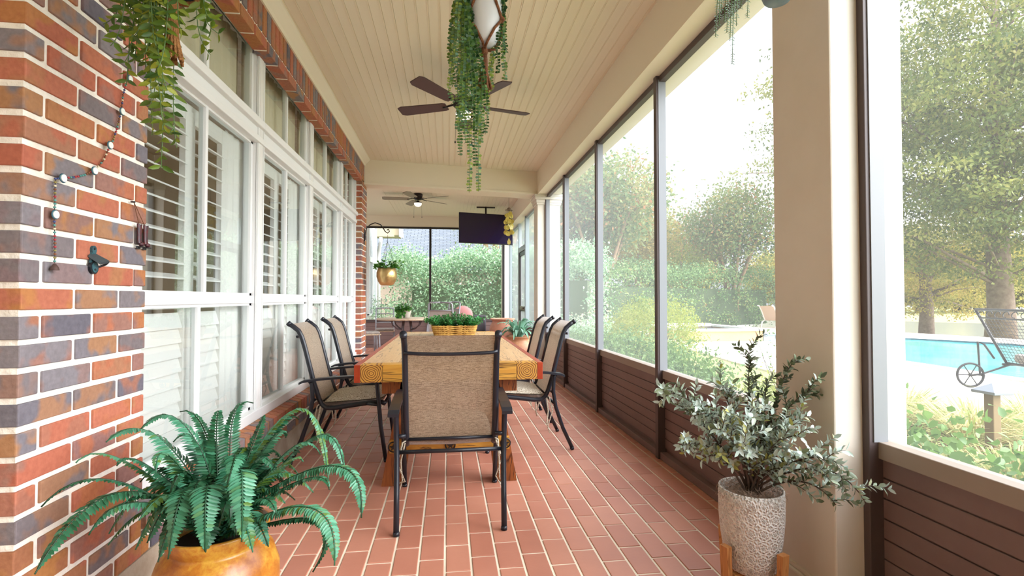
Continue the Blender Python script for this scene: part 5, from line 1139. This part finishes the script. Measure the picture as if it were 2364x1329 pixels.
M['lf_hedge2'] = leafmat('glossy_hedge_leaf', ['#5d8560', '#7fa57c', '#a3c29a', '#c3d8b8', '#d3b8a4'], .3, .35, .6)
M['lf_oak'] = leafmat('cypress_leaf', ['#4c5a30', '#6c783e', '#868c48', '#9c9a52', '#aaa262'], .55, .4)
M['lf_yellow'] = leafmat('autumn_leaf', ['#7b8340', '#a09a48', '#b8a650', '#c4a85c'], .55, .45)
M['lf_myrtle'] = leafmat('myrtle_leaf', ['#5a7444', '#748a54', '#8e9a5e', '#a09a60', '#b07c50'], .5, .4)
M['lf_lime'] = leafmat('lime_leaf', ['#6c7c2e', '#87943a', '#9da04a', '#74863a'], .5, .5)
M['lf_green'] = leafmat('mid_leaf', ['#41602e', '#56773a', '#70904a', '#5c7f42'], .45, .35)
M['lf_grass'] = leafmat('grass_blade', ['#7d8c44', '#9ca65c', '#c0ba7c', '#d8cb98', '#a08a58'], .6, .35)
M['trunk'] = mat('tree_trunk', '#7a6456', .95, bump=(14, 1.0), var=(5, '#937f70')); M['palebark'] = mat('pale_bark', '#a98b6c', .85, var=(4, '#8b6f54'))
def trunk(t, pts, rad, m='trunk', nm='trunk'): g = G(); g.tube(pts, rad, 12); g.build(nm, M[m], t)
# hedge seen through the right screens
def hedge(name, a, b, zt, dep, m, per_m, ln, label, base=GZ):
    A, B = Vector((a[0], a[1], 0)), Vector((b[0], b[1], 0)); Ls = (B - A).length; n = int(Ls * per_m); d = (B - A).normalized(); nrm = Vector((-d.y, d.x, 0))
    t = empty(name, ((A + B) / 2).to_tuple()[:2] + (base,), 0, label, 'hedge'); cen = np.array(((A + B) / 2).to_tuple()); cs = []
    for i in range(n):
        u = random.random() * Ls; face = random.random(); hz_ = (zt - base) * (1 + .05 * math.sin(u * 1.3) + .04 * math.sin(u * 3.1))
        if face < .72: v = random.choice([-1, -1, -1, 1]) * dep * random.uniform(.75, 1.0); z = random.uniform(0.05, hz_)
        else: v = random.uniform(-dep, dep); z = hz_ * random.uniform(.9, 1.04)
        p = A + d * u + nrm * v; cs.append((p.x - cen[0], p.y - cen[1], z))
    foliage(t, 'foliage', m, np.array(cs), 26, .16, ln, ln * .55, (.42, .25), grp=.2)
    g = G(); a_, b_ = A - Vector(cen) + d * .7, B - Vector(cen) - d * .7; q = nrm * dep * .55; hh = (zt - base) * .68
    pts = [a_ - q, b_ - q, b_ + q, a_ + q]; g.add([(p.x, p.y, 0) for p in pts] + [(p.x, p.y, hh) for p in pts], [(0, 1, 5, 4), (1, 2, 6, 5), (2, 3, 7, 6), (3, 0, 4, 7), (4, 5, 6, 7)]); g.build('inner_branches', mat('hedge_core', '#4a5a3c', 1), t)
    return t
hedge('tall_hedge', (17.2, 25.5), (5.2, 18.5), 2.45, .9, M['lf_hedge'], 75, .11, 'long tall green hedge with orange tinges beyond the pool spa')
hedge('side_hedge', (5.2, 18.5), (3.4, 13.5), 2.55, .7, M['lf_hedge2'], 110, .10, 'tall grey green hedge running beside the far room')
hedge('back_hedge', (3.2, 15.6), (-1.75, 15.6), 2.40, .6, M['lf_hedge2'], 270, .085, 'glossy green hedge behind the far screens')
hedge('low_hedge', (-1.35, 13.2), (-3.0, 13.2), .85, .35, M['lf_hedge2'], 110, .06, 'low clipped hedge in front of the white house wing')
# crape myrtle
def myrtle(loc, h0, H_, R_, label, m, n=70, lean=0, per=60):
    t = empty('crape_myrtle', (loc[0], loc[1], GZ), 0, label, 'tree')
    for k in range(7):
        a = k * 2 * PI / 7; trunk(t, [(.15 * math.cos(a), .15 * math.sin(a), 0), (.3 * math.cos(a), .3 * math.sin(a), h0 * .6), (R_ * .45 * math.cos(a), R_ * .45 * math.sin(a), h0 * 1.3), (R_ * .7 * math.cos(a), R_ * .7 * math.sin(a), (h0 + H_) / 2 + .4)], [.09, .075, .055, .02], 'palebark')
    cs = blobs((0, 0, (h0 + H_) / 2), (R_, R_, (H_ - h0) / 2), int(n * 1.5), .3); foliage(t, 'foliage', m, cs, per, .34, .17, .095, (.5, .3), grp=.22)
    return t
P_ = onY(1690, 600, 23.5); myrtle((P_.x, P_.y), 3.1, 7.0, 2.5, 'multi trunk crape myrtle with orange tinged crown above the hedge, left of the large column', M['lf_myrtle'], 130)
P_ = onY(1385, 600, 19.5); myrtle((P_.x, P_.y), 3.3, 7.0, 2.6, 'crape myrtle seen through the screens above the two right chairs', M['lf_myrtle'], 150)
P_ = onY(1330, 600, 24.0); myrtle((P_.x, P_.y), 3.8, 7.6, 2.6, 'farther green crape myrtle behind the hedge near the capital column', M['lf_hedge'], 130)
P_ = onY(1560, 600, 30.0); myrtle((P_.x, P_.y), 2.5, 6.2, 2.9, 'pale yellow tree between the two crape myrtles', M['lf_lime'], 100)
P_ = onY(1465, 600, 27.0); myrtle((P_.x, P_.y), 2.8, 6.9, 2.8, 'soft yellow green tree behind the long hedge', M['lf_yellow'], 110)
P_ = onY(1152, 600, 17.3); myrtle((P_.x, P_.y), 3.0, 5.6, 1.4, 'crape myrtle trunks rising behind the back hedge', M['lf_myrtle'], 22)
# big cypress and its neighbour
def bigtree(name, loc, base, trunk_r, H_, cen, rad, n, per, m, label, spread=.55, ln=.19, fill=.25, pads=True):
    t = empty(name, (loc[0], loc[1], base), 0, label, 'tree'); trunk(t, [(0, 0, 0), (.05, 0, 2), (.0, .05, 5), (.1, 0, H_ * .8)], [trunk_r * 1.25, trunk_r, trunk_r * .85, trunk_r * .25])
    cs = blobs(cen, rad, n, fill)
    foliage(t, 'foliage', m, cs, per, spread, ln, ln * .5, (.45, .3), .6, .38)
    g = G()
    for c_ in cs[::14]:
        z0_ = max(2.5, c_[2] - abs(c_[0]) * .35 - .5); g.tube([(0, 0, z0_), (c_[0] * .5, c_[1] * .5, (z0_ + c_[2]) / 2 + .2), tuple(c_)], [.09, .045, .012], 5)
    g.build('branches', M['trunk'], t); return t
d = ray(2308, 690); P_ = Vector((0, 0, H)) + d * 23.5
bigtree('bald_cypress', (P_.x, P_.y), -1.2, .50, 22, (-.8, -.5, 10.8), (10.5, 8.0, 7.8), 1000, 120, M['lf_oak'], 'huge olive green cypress with thick brown trunk at the right')
byc = [o for o in C.objects if o.name == 'bald_cypress'][0]; cs_ = []
for (bx_, by_) in ((1765, 300), (1740, 330), (1780, 380), (1735, 410), (1700, 400), (1770, 440), (1790, 330), (1790, 470), (1750, 500), (1780, 550), (1790, 600), (1760, 590), (1730, 440), (1800, 400)):
    c_ = onY(bx_, by_, 19.0) - byc.location; cs_.append(tuple(c_))
foliage(byc, 'branch_foliage', M['lf_oak'], np.array(cs_), 42, .30, .16, .06, (.3, .3), .6, .5)
for c_ in cs_[:10:2]:
    g = G(); g.tube([(-5.5, .5, c_[2] * .8 + 1.4), (c_[0] * .75, c_[1] * .6, c_[2] + .3), c_], [.06, .03, .01], 5); g.build('branch', M['trunk'], byc)
d = ray(2137, 690); P_ = Vector((0, 0, H)) + d * 30
bigtree('young_cypress', (P_.x, P_.y), -1.4, .34, 9, (1.5, .5, 4.6), (6.5, 4.5, 3.2), 420, 60, M['lf_yellow'], 'smaller yellowing tree with slim trunk beyond the pool fence, left of the big trunk', .45, .16)
for (px_, dist, lab) in ((2120, 95, 'far pond bank tree, leftmost'), (2210, 105, 'far pond bank tree behind the slim trunk'), (2290, 98, 'far pond bank tree beside the thick trunk'), (2390, 92, 'far pond bank tree at the right edge'), (1800, 110, 'far tree line glimpsed left of the large column'), (1560, 90, 'distant pale tree beyond the hedge')):
    d = ray(px_, 690); P_ = Vector((0, 0, H)) + d * dist
    bigtree('distant_tree', (P_.x, P_.y), -1.5, .5, 11, (0, 0, 7.0), (7.5, 6, 6.6), 240, 60, M['lf_yellow'], lab + ', hazy yellow green', .9, .7, .2)
g = G(); g.sheet([[(x, y, -1.42 + z) for x, z in ((0, 0),)] for y in (0,)] ) if False else None
# beds by the screens
bed = [((2.75, 7.0), (.55, 1.1, .75), 'lf_green', 'mid green bush below the second screened bay'), ((2.55, 5.2), (.5, .9, .55), 'lf_green', 'low mid green bush beside the potted shrub view'), ((3.55, 8.3), (.75, 1.0, 1.15), 'lf_lime', 'lime yellow feathery bush outside, centre of the screens'),
       ((4.2, 9.8), (.8, 1.0, 1.1), 'lf_lime', 'second lime bush, farther along the bed'), ((2.9, 10.2), (.6, 1.6, .45), 'lf_green', 'low spreading green shrub by the narrow bay'), ((3.4, 12.2), (.9, 1.2, .7), 'lf_hedge2', 'grey green shrub near the far room door'), ((3.0, 3.9), (.5, .7, .5), 'lf_lime', 'thin lime green shrub next to the large column')]
for loc, r, m, lab in bed: shrubby('garden_shrub', loc, r, M[m], int(90 * r[0] * r[1] + 40), 60, .055 if m != 'lf_lime' else .045, lab, 'shrub', 'shrubs in the bed along the screens', spread=.10)
shrubby('broadleaf_shrub', (2.35, 2.0), (.48, .42, .60), M['lf_green'], 60, 22, .052, 'bright broad leaved shrub just outside the near right screen', 'shrub', None, .08, .6, wd=.036, kind='fold')
shrubby('broadleaf_shrub', (2.45, 1.45), (.4, .35, .48), M['lf_green'], 26, 16, .05, 'sparser broad leaved shrub at the right edge below the rail', 'shrub', None, .08, .6, wd=.034, kind='fold')
def grass(loc, R_, h, n, label):
    t = empty('grass_clump', (loc[0], loc[1], GZ), 0, label, 'ornamental grass', 'grass clumps by the deck'); g = G()
    for i in range(n):
        a = random.uniform(0, 2 * PI); l = h * random.uniform(.6, 1.15); sp_ = R_ * random.uniform(.3, 1.2); ca, sa = math.cos(a), math.sin(a); w2 = random.uniform(.005, .010); b0 = random.uniform(0, .08)
        pts = [Vector((ca * (b0 + sp_ * u * u), sa * (b0 + sp_ * u * u), l * (u * 1.5 - .75 * u ** 2.4))) for u in (0, .3, .55, .8, 1)]; sd_ = Vector((-sa, ca, 0))
        g.sheet([[tuple(p - sd_ * w2 * (1 - .8 * j / 4)), tuple(p + sd_ * w2 * (1 - .8 * j / 4))] for j, p in enumerate(pts)], r=random.random())
    tag(g.build('grass_blades', M['lf_grass'], t), kind='stuff'); return t
for k, (x, y, R_, h, n) in enumerate([(3.1, 3.2, .42, .62, 420), (3.6, 3.0, .45, .62, 420), (3.4, 2.3, .42, .62, 420), (3.95, 3.9, .42, .55, 380), (4.3, 3.2, .45, .6, 380), (2.9, 2.65, .38, .5, 340), (4.4, 4.6, .4, .5, 300), (3.9, 2.2, .42, .6, 380), (2.72, 2.1, .35, .56, 520), (3.25, 2.75, .40, .66, 400)]):
    grass((x, y), R_ * 1.1, h * 1.1, int(n * 1.6), ['long arching pale grass just right of the column edge', 'arching grass left of the garden post light', 'arching grass right of the garden post light', 'grass clump between column edge and chaise wheel', 'grass clump in front of the chaise wheel', 'short grass next to the broad leaved shrub', 'farthest grass clump touching the pool deck', 'grass clump at the right edge by the deck', 'grass right behind the broad leaved shrubs', 'tall pale grass at the foot of the garden post light'][k])
# fine bare twiggy bush near the column
t = shrubby('garden_shrub', (3.9, 5.3), (.45, .5, .75), M['lf_green'], 26, 14, .04, 'sparse twiggy shrub against the bright deck', 'shrub', 'shrubs in the bed along the screens', .08, .6)
for k in range(24):
    g = G(); a = random.uniform(0, 2 * PI); r_ = random.uniform(.15, .5); g.tube([(.03 * math.cos(a), .03 * math.sin(a), 0), (r_ * .6 * math.cos(a), r_ * .6 * math.sin(a), .45), (r_ * math.cos(a), r_ * math.sin(a), random.uniform(.7, 1.0))], [.006, .004, .0015], 4); g.build('stem', M['twig'], t)
# ---- neighbouring house and white wing
def shingle():
    m = bpy.data.materials.new('shingle'); m.use_nodes = True; nt = m.node_tree; b = nt.nodes['Principled BSDF']; t = N(nt, 'ShaderNodeTexCoord'); br = N(nt, 'ShaderNodeTexBrick', Scale=1.0)
    br.inputs['Brick Width'].default_value = .34; br.inputs['Row Height'].default_value = .17; br.inputs['Mortar Size'].default_value = .012; br.inputs['Color1'].default_value = hx('#6e747c'); br.inputs['Color2'].default_value = hx('#626972'); br.inputs['Mortar'].default_value = hx('#2f343b'); br.inputs['Bias'].default_value = 0
    L(nt, t.outputs['UV'], br.inputs['Vector']); L(nt, br.outputs['Color'], b.inputs['Base Color']); b.inputs['Roughness'].default_value = .9; return m
t = empty('neighbour_house', (2, 23, GZ), 0, 'neighbouring house with pale grey shingle roof behind the back hedge', 'house')
g = G(); g.box(-7, 3.4, -1.6, 5, 0, 2.6); g.build('wall', mat('house_wall', '#b9a596', .9), t)
g = G(); V = [(-7.6, -2.2, 2.5), (4.0, -2.2, 2.5), (3.0, 1.8, 4.75), (-6.6, 1.8, 4.75), (4.0, 5.6, 2.5), (-7.6, 5.6, 2.5)]; g.add(V, [(0, 1, 2, 3), (1, 4, 2), (4, 5, 3, 2), (5, 0, 3)]); o = g.build('roof', shingle(), t); me = o.data; uvl = me.uv_layers.new(name='UVMap')
for p in me.polygons:
    for li in p.loop_indices: c_ = me.vertices[me.loops[li].vertex_index].co; uvl.data[li].uv = (c_.x, (c_.z - 2.5) * 2.04) if p.index in (0, 2) else (c_.y, (c_.z - 2.5) * 2.04)
XH = -1.95
t = empty('house_wing', (XH, 13.4, GZ), 0, 'white rendered wing of the house with tall windows and cream eave, far left', 'building')
M['stucco'] = mat('white_stucco', '#bfbcb6', .9)
g = G(); g.box(-3.5, 0, -.85, .95, 0, 4.6); g.build('wall', M['stucco'], t)
for y0_, y1_ in ((-.80, -.18), (-.08, .5)):
    f = G(); f.box(0, .05, y0_, y0_ + .05, .9, 3.25); f.box(0, .05, y1_ - .05, y1_, .9, 3.25); f.box(0, .05, y0_, y1_, 3.2, 3.27); f.box(0, .05, y0_, y1_, .88, .93); f.box(0, .07, y0_ - .02, y1_ + .02, 2.22, 2.34); f.box(0, .04, (y0_ + y1_) / 2 - .015, (y0_ + y1_) / 2 + .015, .93, 3.2); o = f.build('window', M['whitev'], t)
    f = G(); f.add([(.02, y0_ + .04, .92), (.02, y1_ - .04, .92), (.02, y1_ - .04, 3.22), (.02, y0_ + .04, 3.22)], [(0, 1, 2, 3)]); f.build('pane', mat('pane_pale', '#6d7a7c', .1), o)
g = G(); g.box(-3.5, .62, .6, 1.4, 3.05, 3.9); g.box(-.2, .50, .55, .62, 3.0, 3.06); g.build('eave', mat('eave_cream', '#b7a98c', .8), t)
g = G(); g.add([(.62, .58, 3.0), (.74, .52, 2.98), (.66, .52, 4.2), (.60, .58, 4.2)], [(0, 1, 2, 3)]); g.prism([(.60, 3.9), (.64, 3.0), (.76, 2.96), (.66, 4.2)], .5, .54, 'y'); g.build('barge_board', mat('fascia_grey', '#a7a5a6', .7), t)
g = G(); g.tube([(.14, .58, 2.98), (.14, .57, 2.86), (.06, .9, 2.68), (.04, .98, 2.5), (.04, .98, .1)], .05, 8); g.build('downspout', mat('downspout', '#c9c9c9', .5), t)
t = empty('iron_fence', (-1.5, 16.6, GZ), 0, 'short run of black iron railings between wing and hedge', 'fence')
g = G()
for k in range(14): g.tube([(-.9 + k * .14, 0, 0), (-.9 + k * .14, 0, 1.36)], .012, 5)
g.tube([(-.9, 0, 1.12), (.95, 0, 1.12)], .014, 5); g.tube([(-.9, 0, .2), (.95, 0, .2)], .014, 5); tag(g.build('railings', M['iron'], t), kind='stuff')
